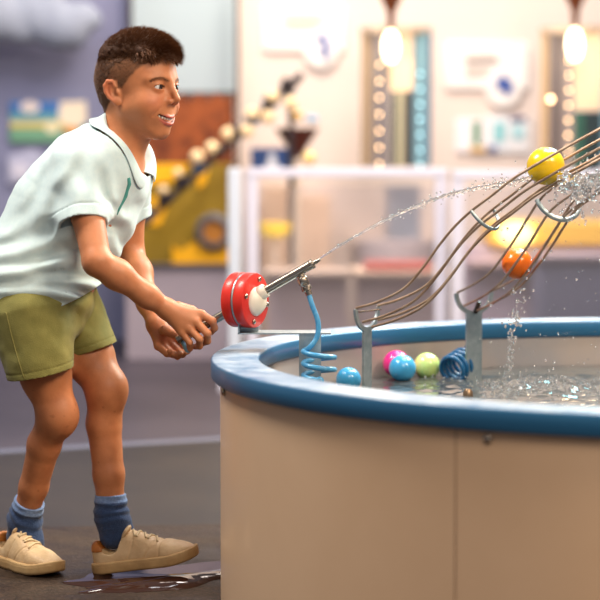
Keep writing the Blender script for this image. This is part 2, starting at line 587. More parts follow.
def trough(root, C, A, r, wr, angs, i0=0):
    T = np.gradient(C, axis=0); T /= np.linalg.norm(T, axis=1)[:, None]
    Nn = np.cross(T, A); Nn /= np.linalg.norm(Nn, axis=1)[:, None]
    Nn[Nn[:, 2] > 0] *= -1
    for a in angs:
        a = math.radians(a)
        W = C - A * r * math.cos(a) + Nn * r * math.sin(a)
        MB().tube(W, wr, 8).build('wire', M['wire'], root)
    return T, Nn

def fork(root, c, A, r, band, stem_w, z_bot, name='fork'):
    """upright U plate with a stem"""
    H = nrm(np.cross(A, (0, 0, 1)))
    Z = np.array([0, 0, 1.0])
    ro = r + band
    pts = []
    a0 = math.asin(min(0.99, stem_w / 2 / ro))
    for t in np.linspace(PI, 1.5 * PI - a0, 14): pts.append(c + A * ro * math.cos(t) + Z * ro * math.sin(t))
    pts.append(c - A * stem_w / 2 + Z * (z_bot - c[2])); pts.append(c + A * stem_w / 2 + Z * (z_bot - c[2]))
    for t in np.linspace(1.5 * PI + a0, 2 * PI, 14): pts.append(c + A * ro * math.cos(t) + Z * ro * math.sin(t))
    ri = r - 0.003
    for t in np.linspace(2 * PI, PI, 26): pts.append(c + A * ri * math.cos(t) + Z * ri * math.sin(t))
    return MB().plate(pts, H, 0.006).build(name, M['galv'], root, sharp=30)

def hoop(root, c, A, Nv, r, tr, a0=0, a1=180):
    pts = [c - A * r * math.cos(math.radians(a)) + Nv * r * math.sin(math.radians(a)) for a in np.linspace(a0, a1, 26)]
    return MB().tube(pts, tr, 10).build('hoop', M['galv'], root)

A1 = nrm((0.555, 0.832, 0)); R1 = 0.0455
k1 = [(367, 307), (390, 300), (415, 287), (434, 266), (450, 244), (465, 226), (481, 211), (502, 195), (524, 178), (552, 161), (582, 144), (615, 126), (660, 100)]
C1 = spline(run(k1, (367, 4.50), 0.667, A1, R1), 90)
run1 = thing('ball_run', (C1[0][0], C1[0][1], 0.25), 'wire trough ball run rising steeply from a short steel fork, yellow ball on it', 'ball run', 'wire ball runs')
T1, N1 = trough(run1, C1, A1, R1, 0.0030, (0, 45, 90, 135, 180))
fork(run1, C1[0] + np.array([0, 0, -0.002]), A1, R1, 0.007, 0.032, 0.25)
MB().tube([C1[1] - A1 * R1 - [0, 0, 0.01], C1[1] + A1 * R1 - [0, 0, 0.01]], 0.0022, 8).build('cross_wire', M['steel'], run1)
i = int(np.argmin(np.abs(300 + FPX * C1[:, 0] / C1[:, 1] - 481)))
hoop(run1, C1[i], A1, N1[i], R1 + 0.004, 0.0038)
i = int(np.argmin(np.abs(300 + FPX * C1[:, 0] / C1[:, 1] - 640)))
hoop(run1, C1[i], A1, N1[i], R1 + 0.004, 0.0038)

A2 = nrm((0.9, 0.43, 0)); R2 = 0.0455
k2 = [(474, 292), (492, 283), (508, 271), (523, 252), (536, 233), (547, 215), (558, 199), (572, 187), (592, 174), (620, 158), (640, 147)]
C2 = spline(run(k2, (474, 4.82), 2.0, A2, R2), 80)
run2 = thing('ball_run', (C2[0][0], C2[0][1], 0.25), 'wire trough ball run on a wide steel post in the water, orange ball on it', 'ball run', 'wire ball runs')
T2, N2 = trough(run2, C2, A2, R2, 0.0030, (0, 45, 90, 135, 180))
fork(run2, C2[0] + np.array([0, 0, -0.002]), A2, R2, 0.007, 0.042, 0.25)
MB().lathe([(0, 0), (0.006, 0.001), (0.006, 0.03), (0, 0.031)], C2[0] + np.array([0.002, -0.008, -0.05]), (0.35, -0.2, 1), 12).build('stop_pin', M['darkmetal'], run2)
i = int(np.argmin(np.abs(300 + FPX * C2[:, 0] / C2[:, 1] - 557)))
hoop(run2, C2[i], A2, N2[i], R2 + 0.007, 0.0055)

# ================================================================ plastic balls
def pball(c, r, m, label):
    o = MB().ball(c, r, 40, 24).build('plastic_ball', m)
    return tag(o, label, 'ball', 'plastic play balls')

M['yellow'] = mat('yellow_plastic', srgb(255, 208, 26), 0.25, coat=0.4, sss=0.05)
M['orange'] = mat('orange_plastic', srgb(255, 118, 8), 0.25, coat=0.4, sss=0.05)
M['bball'] = mat('blue_plastic', srgb(70, 170, 222), 0.22, coat=0.4, sss=0.05)
M['pball'] = mat('pink_plastic', srgb(240, 50, 140), 0.25, coat=0.4)
M['lball'] = mat('lime_plastic', srgb(206, 234, 140), 0.25, coat=0.4, sss=0.1)
i = int(np.argmin(np.abs(300 + FPX * C1[:, 0] / C1[:, 1] - 544)))
YB = C1[i] + N1[i] * 0.0025
i = int(np.argmin(np.abs(300 + FPX * C2[:, 0] / C2[:, 1] - 516)))
OB = C2[i] + N2[i] * 0.0066
pball(YB, 0.0395, M['yellow'], 'yellow plastic ball hit by the water jet high on the wire run')
pball(OB, 0.0352, M['orange'], 'orange plastic ball sitting in the rear wire run')
b1 = U(402.5, 362.5, 4.775); pball([b1[0], b1[1], Z_W + 0.027], 0.032, M['bball'], 'blue plastic ball floating between the pink ball and the lime ball')
b2 = U(348.5, 377, 4.60); pball([b2[0], b2[1], Z_W + 0.020], 0.0285, M['bball'], 'blue plastic ball floating just inside the rim by the coiled hose')
b3 = U(396.5, 358, 4.838); pball([b3[0], b3[1], Z_W + 0.031], 0.0325, M['pball'], 'pink plastic ball floating behind a blue ball')
b4 = U(427, 361.5, 4.85); pball([b4[0], b4[1], Z_W + 0.025], 0.0315, M['lball'], 'pale lime plastic ball floating in the tank')

# dark blue coil behind the rear post
p = [U(474, 322, 4.88), U(470, 333, 4.88), U(470, 345, 4.885)]
a0, a1 = U(468, 360, 4.87), U(451, 371, 4.80)
ax = nrm(a1 - a0); q1 = nrm(np.cross(ax, (0, 0, 1))); q2 = np.cross(q1, ax)
for t in np.linspace(0, 1, 70):
    a = PI / 2 + t * 4.3 * 2 * PI
    p.append(a0 + (a1 - a0) * t + 0.032 * (math.cos(a) * q1 + math.sin(a) * q2))
o = MB().tube(spline(p, 300), 0.0055, 10).build('water_hose', M['hosedark'])
tag(o, 'dark blue coiled hose standing in the water behind the rear post', 'hose')
# little brass jet in the water
q = U(468, 392, 4.42)
jt = thing('jet_nozzle', (q[0], q[1], 0.25), 'small brass jet nozzle poking out of the water', 'nozzle')
M['brass'] = mat('brass', srgb(150, 126, 102), 0.4, 0.8)
MB().lathe([(0.012, 0), (0.012, 0.10), (0.008, 0.11), (0.008, Z_W - 0.25 + 0.004)], (q[0], q[1], 0.25), seg=18).build('tube', M['brass'], jt)
MB().lathe([(0.0095, Z_W - 0.252), (0.0105, Z_W - 0.248), (0.0105, Z_W - 0.236), (0.006, Z_W - 0.230), (0, Z_W - 0.230)], (q[0], q[1], 0.25), seg=18).build('cap', M['brass'], jt)

# ================================================================ flying water
jet_px = [(319, 259.0), (340, 245.5), (365, 231), (392, 217), (415, 207), (440, 197.5), (465, 190.5), (490, 185.5), (512, 182), (532, 177)]
jp = spline([U(x, y, 4.298 - 0.0003 * k) for k, (x, y) in enumerate(jet_px)], 170)
tt = np.linspace(0, 1, 170)
s1 = vnoise(np.stack([tt * 60, tt * 0, tt * 0], 1), 1.0, 5); s2 = vnoise(np.stack([tt * 60, tt * 0, tt * 0], 1), 1.3, 9)
jp[:, 2] += s1 * 0.0028 * tt; jp[:, 1] += s2 * 0.004 * tt
rad = 0.0016 + 0.0020 * tt + 0.0022 * np.clip(tt * 1.6, 0, 1) * np.abs(vnoise(np.stack([tt * 90, tt * 0, tt * 0], 1), 1.0, 3))
o = MB().tube(jp, rad, 10).build('water_jet', M['drop'], None, sharp=180)
tag(o, 'thin jet of water shooting from the cannon nozzle to the yellow ball', 'water jet')

mb = MB()
def drop(c, r):
    s = 1 + 0.5 * random.random()
    mb.ball(c, (r, r, r * s), 8, 6)
for k in range(160):           # spray that leaves the jet
    i = int(min(169, max(8, 169 * random.random() ** 0.6)))
    w = 0.012 * i / 169
    drop(jp[i] + np.array([random.gauss(0, w), random.gauss(0, w), random.gauss(0, w)]), random.uniform(0.0009, 0.0026))
for k in range(170):           # burst around the yellow ball
    a = random.gauss(0, 1)
    px, py = random.gauss(570, 20), random.gauss(185, 18)
    drop(U(px, py, C1[60][1] + random.gauss(0, 0.05)), random.choice((0.0010, 0.0013, 0.0016, 0.0022, 0.003)))
for k in range(150):           # drops falling on the side of the run
    px, py = random.uniform(480, 606), random.uniform(140, 378)
    if px < 540 and py < 200 and random.random() < 0.4: continue
    drop(U(px, py, random.uniform(4.1, 4.7)), random.choice((0.0009, 0.0011, 0.0014, 0.0018, 0.0026)))
for k in range(120):           # thread falling from the orange ball
    t = random.random()
    drop(U(520 - 13 * t + random.gauss(0, 1.8 + 2 * (1 - t)), 288 + 92 * t, 4.62 + random.gauss(0, 0.012)), random.uniform(0.0012, 0.0034))
for k in range(240):           # crown of drops where it lands
    px = random.gauss(520, 36); 
    q = U(px, 381, 4.62 + random.gauss(0, 0.1))
    drop([q[0], q[1], Z_W + abs(random.gauss(0, 0.008)) + 0.002], random.uniform(0.001, 0.0032))
for k in range(70):
    px = random.uniform(540, 604)
    q = U(px, 381, 4.6 + random.gauss(0, 0.12))
    drop([q[0], q[1], Z_W + abs(random.gauss(0, 0.006)) + 0.002], random.uniform(0.001, 0.003))
o = mb.build('water_drops', M['drop'], None, sharp=180)
tag(o, 'spray of clear water drops flying around the wire runs', 'water drops', kind='stuff')

# torn sheet of water behind the yellow ball
def sheet(p):
    d = None
    for k, (px, py, r) in enumerate(((566, 178, .013), (574, 186, .017), (583, 181, .016), (592, 186, .015), (601, 178, .016), (578, 197, .012), (590, 197, .011), (566, 188, .010), (610, 186, .014))):
        q = ell(p, U(px, py, 4.19 + 0.012 * ((k * 7) % 5 - 2)), (r * 1.3, r * 0.5, r * 0.8))
        d = q if d is None else smin(d, q, 0.012)
    return d + 0.0075 * vnoise(p, 110, 4) + 0.004 * vnoise(p, 210, 6)
lo, hi = U(550, 215, 4.12), U(622, 160, 4.25)
V, F, _ = sdf_mesh(sheet, [lo[0], 4.1, lo[2]], [hi[0], 4.28, hi[2]], 0.0019)
o = MB().add(V, F).build('water_splash', M['drop'], None, sharp=180)
tag(o, 'torn splash of clear water breaking behind the yellow ball', 'splash')
# ================================================================ room shell
YW = 10.0
M['lilac'] = mat('lilac_grey_wall', srgb(136, 138, 168), 0.8, col2=srgb(124, 127, 158), scale=0.8)
M['cream'] = mat('cream_wall', srgb(226, 212, 204), 0.8, col2=srgb(214, 200, 194), scale=0.7)
M['white'] = mat('white_paint', srgb(238, 234, 232), 0.6)
M['offwhite'] = mat('off_white', srgb(232, 214, 192), 0.6)
M['frame'] = mat('white_frame', srgb(214, 212, 226), 0.45)


def floor_material():
    m = mat('dark_floor', srgb(60, 52, 48), 0.55, spec=0.25)
    nt = m.node_tree; N, L = nt.nodes, nt.links
    p = N['Principled BSDF']
    tc = N.new('ShaderNodeTexCoord')
    n1 = N.new('ShaderNodeTexNoise'); n1.inputs['Scale'].default_value = 3.0; n1.inputs['Detail'].default_value = 10; n1.inputs['Roughness'].default_value = 0.65
    mp = N.new('ShaderNodeMapping'); mp.inputs['Scale'].default_value = (0.5, 1.6, 1)
    L.new(tc.outputs['Object'], mp.inputs['Vector']); L.new(mp.outputs['Vector'], n1.inputs['Vector'])
    r1 = N.new('ShaderNodeValToRGB')
    r1.color_ramp.elements[0].position = 0.36; r1.color_ramp.elements[0].color = srgb(40, 29, 23)
    r1.color_ramp.elements[1].position = 0.66; r1.color_ramp.elements[1].color = srgb(80, 63, 49)
    L.new(n1.outputs['Fac'], r1.inputs['Fac'])
    n2 = N.new('ShaderNodeTexNoise'); n2.inputs['Scale'].default_value = 150; n2.inputs['Detail'].default_value = 3
    L.new(tc.outputs['Object'], n2.inputs['Vector'])
    r2 = N.new('ShaderNodeValToRGB')
    r2.color_ramp.elements[0].position = 0.35; r2.color_ramp.elements[0].color = (0.35, 0.35, 0.35, 1)
    r2.color_ramp.elements[1].position = 0.65; r2.color_ramp.elements[1].color = (1.25, 1.25, 1.25, 1)
    L.new(n2.outputs['Fac'], r2.inputs['Fac'])
    mx = N.new('ShaderNodeMix'); mx.data_type = 'RGBA'; mx.blend_type = 'MULTIPLY'; mx.inputs[0].default_value = 0.9
    L.new(r1.outputs['Color'], mx.inputs[6]); L.new(r2.outputs['Color'], mx.inputs[7])
    L.new(mx.outputs[2], p.inputs['Base Color'])
    rr = N.new('ShaderNodeMapRange'); rr.inputs['From Min'].default_value = 0.35; rr.inputs['From Max'].default_value = 0.6
    rr.inputs['To Min'].default_value = 0.32; rr.inputs['To Max'].default_value = 0.65
    L.new(n1.outputs['Fac'], rr.inputs['Value']); L.new(rr.outputs['Result'], p.inputs['Roughness'])
    bp = N.new('ShaderNodeBump'); bp.inputs['Strength'].default_value = 0.55; bp.inputs['Distance'].default_value = 0.004
    L.new(n2.outputs['Fac'], bp.inputs['Height']); L.new(bp.outputs['Normal'], p.inputs['Normal'])
    return m


M['floor'] = floor_material()
M['greyfloor'] = mat('grey_floor', srgb(74, 68, 76), 0.42, col2=srgb(58, 54, 62), scale=1.2, spec=0.22)
M['darkgrey'] = mat('dark_grey_floor', srgb(46, 43, 43), 0.45, col2=srgb(57, 51, 48), scale=2.0, spec=0.2)
M['strip'] = mat('pale_joint_strip', srgb(104, 106, 122), 0.4)


def st(o): o['kind'] = 'structure'; return o


st(MB().box((0, 5.0, -0.05), (9.0, 11.0, 0.1)).build('floor', M['greyfloor'], smooth=False))
# darker wet apron round the table, its far edge running slightly askew
def quad_slab(name, pts, z0, z1, m):
    v = [[x, y, z0] for x, y in pts] + [[x, y, z1] for x, y in pts]
    k = len(pts)
    f = [list(range(k))[::-1], list(range(k, 2 * k))] + [[i, (i + 1) % k, k + (i + 1) % k, k + i] for i in range(k)]
    return st(MB().add(v, f).build(name, m, smooth=False))
quad_slab('trim_1', [(-3, 5.34), (3, 7.86), (3, 7.94), (-3, 5.42)], 0.0, 0.004, M['strip'])
quad_slab('floor_apron', [(-3, 0.2), (3, 0.2), (3, 7.86), (-3, 5.34)], 0.0, 0.0035, M['darkgrey'])
quad_slab('floor_mat', [(-2.2, 0.5), (2.2, 0.5), (2.2, 5.2), (-2.2, 4.85)], 0.003, 0.006, M['floor'])
a, b = U(131, 300, YW), U(238, 300, YW)
st(MB().box((-2.6 + 0.5 * (a[0] + 2.6) - 0.5, YW + 0.05, 1.6), (a[0] + 2.6 + 1.0, 0.1, 3.2)).build('wall_left', M['lilac'], smooth=False))
st(MB().box(((a[0] + 4.5) / 2, YW + 0.05, 1.6), (4.5 - a[0], 0.1, 3.2)).build('wall_back', M['cream'], smooth=False))
# dark vertical posts either side of the screen
M['post'] = mat('dark_post', srgb(60, 52, 50), 0.5)
st(MB().pbox(127.5, -40, 132.5, 96, 9.6, 0.05).build('trim_2', M['post'], smooth=False))
st(MB().pbox(235, -40, 239.5, 340, 9.6, 0.05).build('trim_3', M['post'], smooth=False))

# ================================================================ left wall
M['cloud'] = mat('cloud_grey', srgb(150, 158, 176), 0.75, col2=srgb(132, 140, 160), scale=6)
def cloudf(p):
    d = None
    for (px, py, r) in ((-30, 18, 28), (-8, 12, 30), (12, 20, 22), (30, 12, 20), (44, 22, 22), (58, 30, 20), (68, 26, 22), (82, 18, 16), (92, 20, 10), (54, 10, 16), (24, 30, 15), (74, 36, 12)):
        q = ell(p, U(px, py, 9.75), np.array((r, r * 0.8, r)) * 9.75 / FPX)
        d = q if d is None else smin(d, q, 0.03)
    return d
lo, hi = U(-70, 62, 9.75), U(112, -40, 9.75)
V, F, _ = sdf_mesh(cloudf, [lo[0], 9.5, lo[2]], [hi[0], 10.0, hi[2]], 0.016)
tag(MB().add(V, F).build('hanging_cloud_sculpture', M['cloud'], None, sharp=180), 'puffy grey-white cloud sculpture mounted high on the lilac wall', 'sculpture')

def flat(px, n, Y, th=0.006):
    """thin piece following an outline of frame points"""
    return MB().plate([U(x, y, Y) for x, y in px], (0, 1, 0), th)
def blob(cx, cy, rx, ry, Y, seg=24, th=0.006):
    return flat([(cx + rx * math.cos(t), cy + ry * math.sin(t)) for t in np.linspace(0, 2 * PI, seg, endpoint=False)], None, Y, th)

CM = {}
def cm(r, g, b, ro=0.55):
    k = (r, g, b)
    if k not in CM: CM[k] = mat('paint_%d_%d_%d' % k, srgb(r, g, b), ro)
    return CM[k]

po = thing('wall_poster', U(48, 142, 9.97), 'colourful beach picture with blue sky and green sea on the lilac wall', 'poster')
MB().pbox(10, 102, 86, 142, 9.98, 0.015).build('backing', cm(104, 166, 182), po)
flat([(10, 102), (60, 102), (60, 112), (10, 112)], None, 9.974).build('sky_patch', cm(60, 120, 190), po)
flat([(10, 121), (70, 121), (70, 128), (10, 128)], None, 9.973).build('sand_patch', cm(212, 190, 110), po)
flat([(10, 128), (62, 128), (62, 142), (10, 142)], None, 9.973).build('sea_patch', cm(110, 160, 130), po)
blob(30, 107, 10, 6, 9.970).build('cloud_patch', cm(240, 226, 220), po)
flat([(60, 102), (86, 101), (87, 122), (76, 128), (58, 122)], None, 9.970).build('cream_patch', cm(240, 224, 200), po)
blob(52, 128, 7, 5, 9.968).build('shell_patch', cm(236, 226, 190), po)
blob(72, 131, 8, 4, 9.967).build('orange_patch', cm(226, 150, 60), po)
pl = thing('wall_leaflet', U(24, 180, 9.97), 'pale lilac-white leaflet below the beach picture', 'leaflet')
flat([(8, 156), (34, 148), (46, 160), (40, 178), (8, 184)], None, 9.975, 0.01).build('sheet', cm(176, 178, 204), pl)
blob(20, 170, 9, 8, 9.967).build('print_patch', cm(206, 204, 222), pl)

# ================================================================ screen, cork board, yellow exhibit
sc = thing('hanging_screen', U(184, 95, 9.85), 'tall pale projection screen behind the boy', 'screen')
MB().pbox(132, -40, 236, 94, 9.85, 0.05).build('panel', mat('screen_white', srgb(168, 184, 192), 0.6), sc)
MB().pbox(132, 92, 236, 97, 9.84, 0.06).build('bottom_bar', M['post'], sc)
ck = thing('cork_board', U(186, 166, 9.8), 'rusty brown cork board with a ragged top edge behind the boy', 'board')
top = [(134 + i * 2.5, 94 + 4 * random.random() + 2 * math.sin(i * 0.9)) for i in range(41)]
flat(top + [(235, 338), (134, 338)], None, 9.72, 0.10).build('cork_slab', mat('rusty_cork', srgb(150, 78, 38), 0.85, col2=srgb(98, 46, 26), scale=14, bump=0.8, bscale=40), ck)

ye = thing('yellow_exhibit', U(186, 338, 9.1), 'mustard yellow exhibit cabinet with a round porthole on a grey-lilac base', 'exhibit cabinet')
MB().pbox(132, 164, 231, 267, 9.1, 0.4).build('body', mat('mustard', srgb(150, 120, 22), 0.5, col2=srgb(132, 106, 24), scale=3), ye)
qa, qb = U(126, 267, 9.06), U(236, 267, 9.06)
MB().box(((qa[0] + qb[0]) / 2, 9.31, qa[2] / 2), (qb[0] - qa[0], 0.5, qa[2])).build('plinth', mat('plinth_grey', srgb(164, 152, 162), 0.55), ye)
MB().pbox(126, 264, 236, 268, 9.04, 0.1).build('plinth_edge', cm(70, 70, 84), ye)
M['yel'] = mat('bright_yellow', srgb(244, 178, 16), 0.45)
flat([(134, 164), (190, 164), (172, 182), (134, 186)], None, 9.09).build('yellow_patch', M['yel'], ye)
flat([(150, 196), (172, 196), (160, 226), (150, 226)], None, 9.09).build('yellow_patch', M['yel'], ye)
flat([(196, 172), (210, 164), (206, 182), (198, 190)], None, 9.09).build('yellow_patch', M['yel'], ye)
flat([(172, 266), (172, 246), (182, 250), (196, 240), (231, 240), (231, 266)], None, 9.09).build('yellow_patch', M['yel'], ye)
pcn = U(214, 231, 9.08)
MB().lathe([(0.082, -0.02), (0.082, 0.03), (0.07, 0.04), (0.052, 0.04), (0.048, -0.02)], pcn, (0, -1, 0), 36, closed=True).build('porthole_ring', mat('ring_grey', srgb(98, 94, 96), 0.4), ye)
MB().lathe([(0.05, 0.0), (0, 0.001)], pcn - np.array([0, 0.012, 0]), (0, -1, 0), 30).build('porthole_disc', cm(186, 120, 44), ye)

# inclined bucket conveyor that runs across the cabinet
bc = thing('bucket_conveyor', U(146, 336, 8.75), 'dark slanted bucket conveyor carrying pale balls across the yellow cabinet', 'conveyor')
M['dk'] = mat('conveyor_dark', srgb(52, 46, 50), 0.4)
M['dkb'] = mat('conveyor_blue', srgb(70, 92, 124), 0.3)
ra, rb = U(140, 226, 8.75), U(302, 74, 8.75)
MB().tube([ra, rb], 0.016, 10).build('rail', M['dk'], bc)
MB().tube([ra + [0, 0.16, 0.0], rb + [0, 0.16, 0]], 0.016, 10).build('rail', M['dk'], bc)
for t in (0.93,):
    q = ra + (rb - ra) * t + np.array([0, 0.08, 0])
    MB().tube([[q[0], q[1] + 0.1, 0], [q[0], q[1] + 0.1, q[2]]], 0.013, 8).build('leg', M['dk'], bc)
for k in range(9):
    x, y = 150 + 17.5 * k, 212 - 16.2 * k
    q = U(x, y, 8.74)
    MB().lathe([(0.0, -0.045), (0.028, -0.04), (0.036, 0.0), (0.032, 0.0), (0.026, -0.034), (0.0, -0.036)], q, nrm((0.55, -0.35, 0.75)), 16, closed=True).build('bucket', M['dkb'] if k % 3 == 0 else M['dk'], bc)
for k, (x, y) in enumerate(((197, 157), (212, 148), (228, 134), (247, 131), (252, 114), (268, 117), (272, 97), (291, 103), (178, 173), (163, 190))):
    tag(MB().ball(U(x, y, 8.735), 0.030 if k < 8 else 0.02, 18, 12).build('wooden_ball', mat('pale_ball', srgb(244, 214, 166), 0.35)), 'pale wooden ball riding on the slanted bucket conveyor', 'ball', 'balls on the conveyor')

fu = thing('collecting_funnel', U(297, 170, 9.2), 'dark brown funnel on a stem at the top of the bucket conveyor', 'funnel')
MB().lathe([(0.012, -0.11), (0.02, -0.09), (0.098, 0.03), (0.102, 0.035), (0.094, 0.035), (0.014, -0.08)], U(297, 136, 9.2), (0, 0, 1), 32, closed=True).build('cone', mat('funnel_brown', srgb(92, 44, 30), 0.3), fu)
qf = U(297, 146, 9.2)
MB().tube([[qf[0], 9.2, 0.0], [qf[0], 9.2, qf[2] - 0.03]], 0.016, 12).build('stem', M['offwhite'], fu)
bt = thing('blue_bin', U(273, 172, 9.0), 'small dark blue box with a white figure on its front, under the funnel', 'box')
MB().pbox(251, 148, 294, 171, 9.0, 0.12).build('body', cm(44, 76, 136), bt)
blob(272, 158, 4, 5, 8.996).build('figure_head', cm(226, 230, 240), bt)
flat([(263, 170), (266, 163), (278, 163), (282, 170)], None, 8.996).build('figure_body', cm(226, 230, 240), bt)
tag(MB().ball(U(312, 119, 9.2), (0.03, 0.03, 0.016), 16, 10).build('toy_ball', cm(120, 178, 220)), 'light blue ball lying on the funnel rim', 'ball')
tag(MB().ball(U(297, 116, 9.2), 0.026, 16, 10).build('wooden_ball', mat('gold_ball', srgb(240, 196, 120), 0.2, 0.6)), 'golden ball lying in the funnel', 'ball')
gl = U(309, 158, 8.8)
tag(MB().ball(gl, 0.03, 16, 10).build('wooden_ball', mat('gold_ball2', srgb(250, 220, 150), 0.2, 0.3)), 'pale golden ball beside the blue box', 'ball')

# ================================================================ signs on the cream wall
def sign(px0, py0, px1, py1, tab, label):
    s = thing('info_sign', U((px0 + px1) / 2, py1, 9.97), label, 'sign', 'info signs on the cream wall')
    MB().pbox(px0, py0, px1, py1, 9.975, 0.02).build('panel', M['white'], s, bevel=0.01)
    cx, cy, r = tab
    blob(cx, cy, r, r * 1.05, 9.972, 30, 0.02).build('tab', M['white'], s)
    return s
s1 = sign(262, 5, 345, 52, (321, 50, 17), 'white info sign with a round tab bearing a curly blue figure')
c3 = [(316, 38), (321, 36), (326, 39), (326, 44), (322, 47), (327, 50), (327, 55), (322, 58)]
MB().tube(spline([U(x, y, 9.958) for x, y in c3], 40), 0.011, 8).build('blue_figure', cm(40, 78, 168), s1)
for y, x0, x1 in ((14, 285, 322), (20, 282, 326), (26, 285, 318)):
    MB().pbox(x0, y, x1, y + 2.2, 9.965, 0.006).build('text_line', cm(214, 196, 176), s1)
s2 = sign(445, 42, 529, 90, (503, 88, 18), 'white info sign with a round tab bearing a blue diamond emblem')
flat([(495, 82), (504, 74), (513, 84), (512, 92), (506, 97), (504, 91), (498, 90)], None, 9.958).build('blue_emblem', cm(62, 88, 160), s2)
for y, x0, x1, c in ((55, 466, 496, (206, 188, 176)), (60, 465, 500, (150, 134, 128)), (67, 466, 492, (206, 188, 176)), (73, 466, 488, (206, 188, 176))):
    MB().pbox(x0, y, x1, y + 2.4, 9.965, 0.006).build('text_line', cm(*c), s2)

lf = [('white leaflet with a green stripe under the diamond emblem sign', 456, 118, 487, 152, (242, 238, 244)), ('white leaflet with a teal stripe in the wall row', 488, 116, 509, 152, (226, 232, 240)), ('white leaflet with a pale blue disc and dark top edge', 510, 117, 530, 152, (236, 236, 240))]
for k, (lb, x0, y0, x1, y1, c) in enumerate(lf):
    t = thing('wall_leaflet', U((x0 + x1) / 2, y1, 9.97), lb, 'leaflet', 'leaflets in a row on the cream wall')
    MB().pbox(x0, y0, x1, y1, 9.98, 0.012).build('sheet', cm(*c), t)
    if k == 0:
        MB().pbox(473, 121, 480, 145, 9.972, 0.006).build('green_stripe', cm(80, 140, 104), t)
        MB().pbox(470, 147, 486, 152, 9.971, 0.006).build('gold_stripe', cm(226, 186, 120), t)
    elif k == 1:
        MB().pbox(495, 122, 504, 141, 9.972, 0.006).build('teal_stripe', cm(120, 196, 204), t)
        MB().pbox(488, 146, 497, 152, 9.971, 0.006).build('blue_corner', cm(80, 104, 160), t)
    else:
        blob(518, 132, 7, 8, 9.972).build('blue_disc', cm(170, 212, 222), t)
        MB().pbox(511, 116, 526, 121, 9.971, 0.006).build('dark_edge', cm(70, 70, 116), t)

# ================================================================ columns with pendant lamps
M['acryl'] = mat('column_acrylic', srgb(226, 226, 222), 0.12, trans=0.55, ior=1.2)
M['gold'] = mat('warm_glint', srgb(250, 210, 160), 0.2, 0.2, emit=srgb(255, 206, 150), estr=9)  # self-lit dots in place of lamp reflections on the columns
M['cyan'] = mat('cyan_glint', srgb(180, 232, 240), 0.2, emit=srgb(170, 226, 240), estr=3.5)
M['bulb'] = mat('lit_bulb', srgb(255, 236, 200), 0.3, emit=srgb(255, 226, 178), estr=7)
def column(x0, x1, top, label, shift, lamp, pals):
    Y = 9.2
    cx = (x0 + x1) / 2
    r = (x1 - x0) / 2 * Y / FPX
    base, tp = U(cx, 300, Y), U(cx, top, Y)
    col = thing('display_column', (base[0], Y, 0), label, 'display column', 'tall display columns by the cream wall')
    z1 = tp[2]; zb = U(cx, 240, Y)[2]
    MB().lathe([(r * 1.1, 0), (r * 1.1, zb), (0, zb)], (base[0], Y, 0), seg=40).build('pedestal', cm(178, 168, 172), col)
    MB().lathe([(r * 0.99, z1 - 0.03), (r * 1.02, z1 - 0.03), (r * 1.02, z1), (0, z1)], (base[0], Y, 0), seg=40).build('lid', cm(190, 170, 150), col)
    # upright slats inside the column, each with its own colour
    n = len(pals)
    for k, (u0, u1, ya, yb, c) in enumerate(pals):
        xm, w = (u0 + u1) / 2, (u1 - u0)
        X0, X1 = base[0] + (2 * u0 - 1) * r, base[0] + (2 * u1 - 1) * r
        dy = math.sqrt(max(0.02, 1 - (2 * xm - 1) ** 2)) * r * 0.85
        z_a, z_b = U(cx, ya, Y)[2], U(cx, yb, Y)[2]
        MB().box(((X0 + X1) / 2, Y - dy + 0.012, (z_a + z_b) / 2), (X1 - X0, 0.02, abs(z_a - z_b)), None).build('slat', cm(*c), col)
    for (u, ya, yb, nb, m, br) in shift:  # rows of glowing dots painted in as highlights
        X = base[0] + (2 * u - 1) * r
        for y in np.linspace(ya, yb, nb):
            MB().ball((X, Y - r * 0.95, U(cx, y, Y)[2]), br, 10, 8).build('glint', m, col)
    lx, ly = lamp
    L0 = U(lx, ly, Y - 0.25)
    pe = thing('pendant_lamp', L0, 'pendant lamp with an orange cap and glowing bulb ' + ('above the column under the teal stripe' if 0 else ('over the cyan-edged column' if cx < 450 else 'over the column with the green-black core')), 'lamp', 'pendant lamps over the columns')
    MB().tube([L0 + [0, 0, 0.26], L0 + [0, 0, 0.9]], 0.006, 8).build('cord', M['dk'], pe)
    MB().lathe([(0.0, 0.30), (0.03, 0.28), (0.052, 0.22), (0.048, 0.19), (0.018, 0.13), (0.014, 0.06), (0.0, 0.06)], L0, seg=24).build('cap', mat('amber_cap', srgb(84, 40, 16), 0.3, emit=srgb(240, 130, 30), estr=0.02), pe)
    MB().ball(L0 + [0, 0, -0.02], (0.034, 0.034, 0.07), 20, 14).build('bulb', M['bulb'], pe)
    return L0
LP1 = column(360, 430, 28, 'tall display column with cyan strip and glint rows under a pendant lamp',
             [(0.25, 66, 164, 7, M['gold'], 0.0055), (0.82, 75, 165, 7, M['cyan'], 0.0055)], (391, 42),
             [(0.0, 0.17, 32, 166, (150, 128, 104)), (0.17, 0.40, 34, 166, (112, 106, 110)), (0.40, 0.72, 30, 60, (200, 178, 156)), (0.40, 0.72, 60, 92, (236, 204, 172)), (0.42, 0.50, 92, 166, (70, 74, 66)), (0.50, 0.60, 92, 166, (172, 166, 138)), (0.60, 0.72, 92, 166, (50, 48, 52)), (0.72, 0.93, 32, 166, (112, 152, 168)), (0.93, 1.0, 34, 166, (84, 104, 134))])
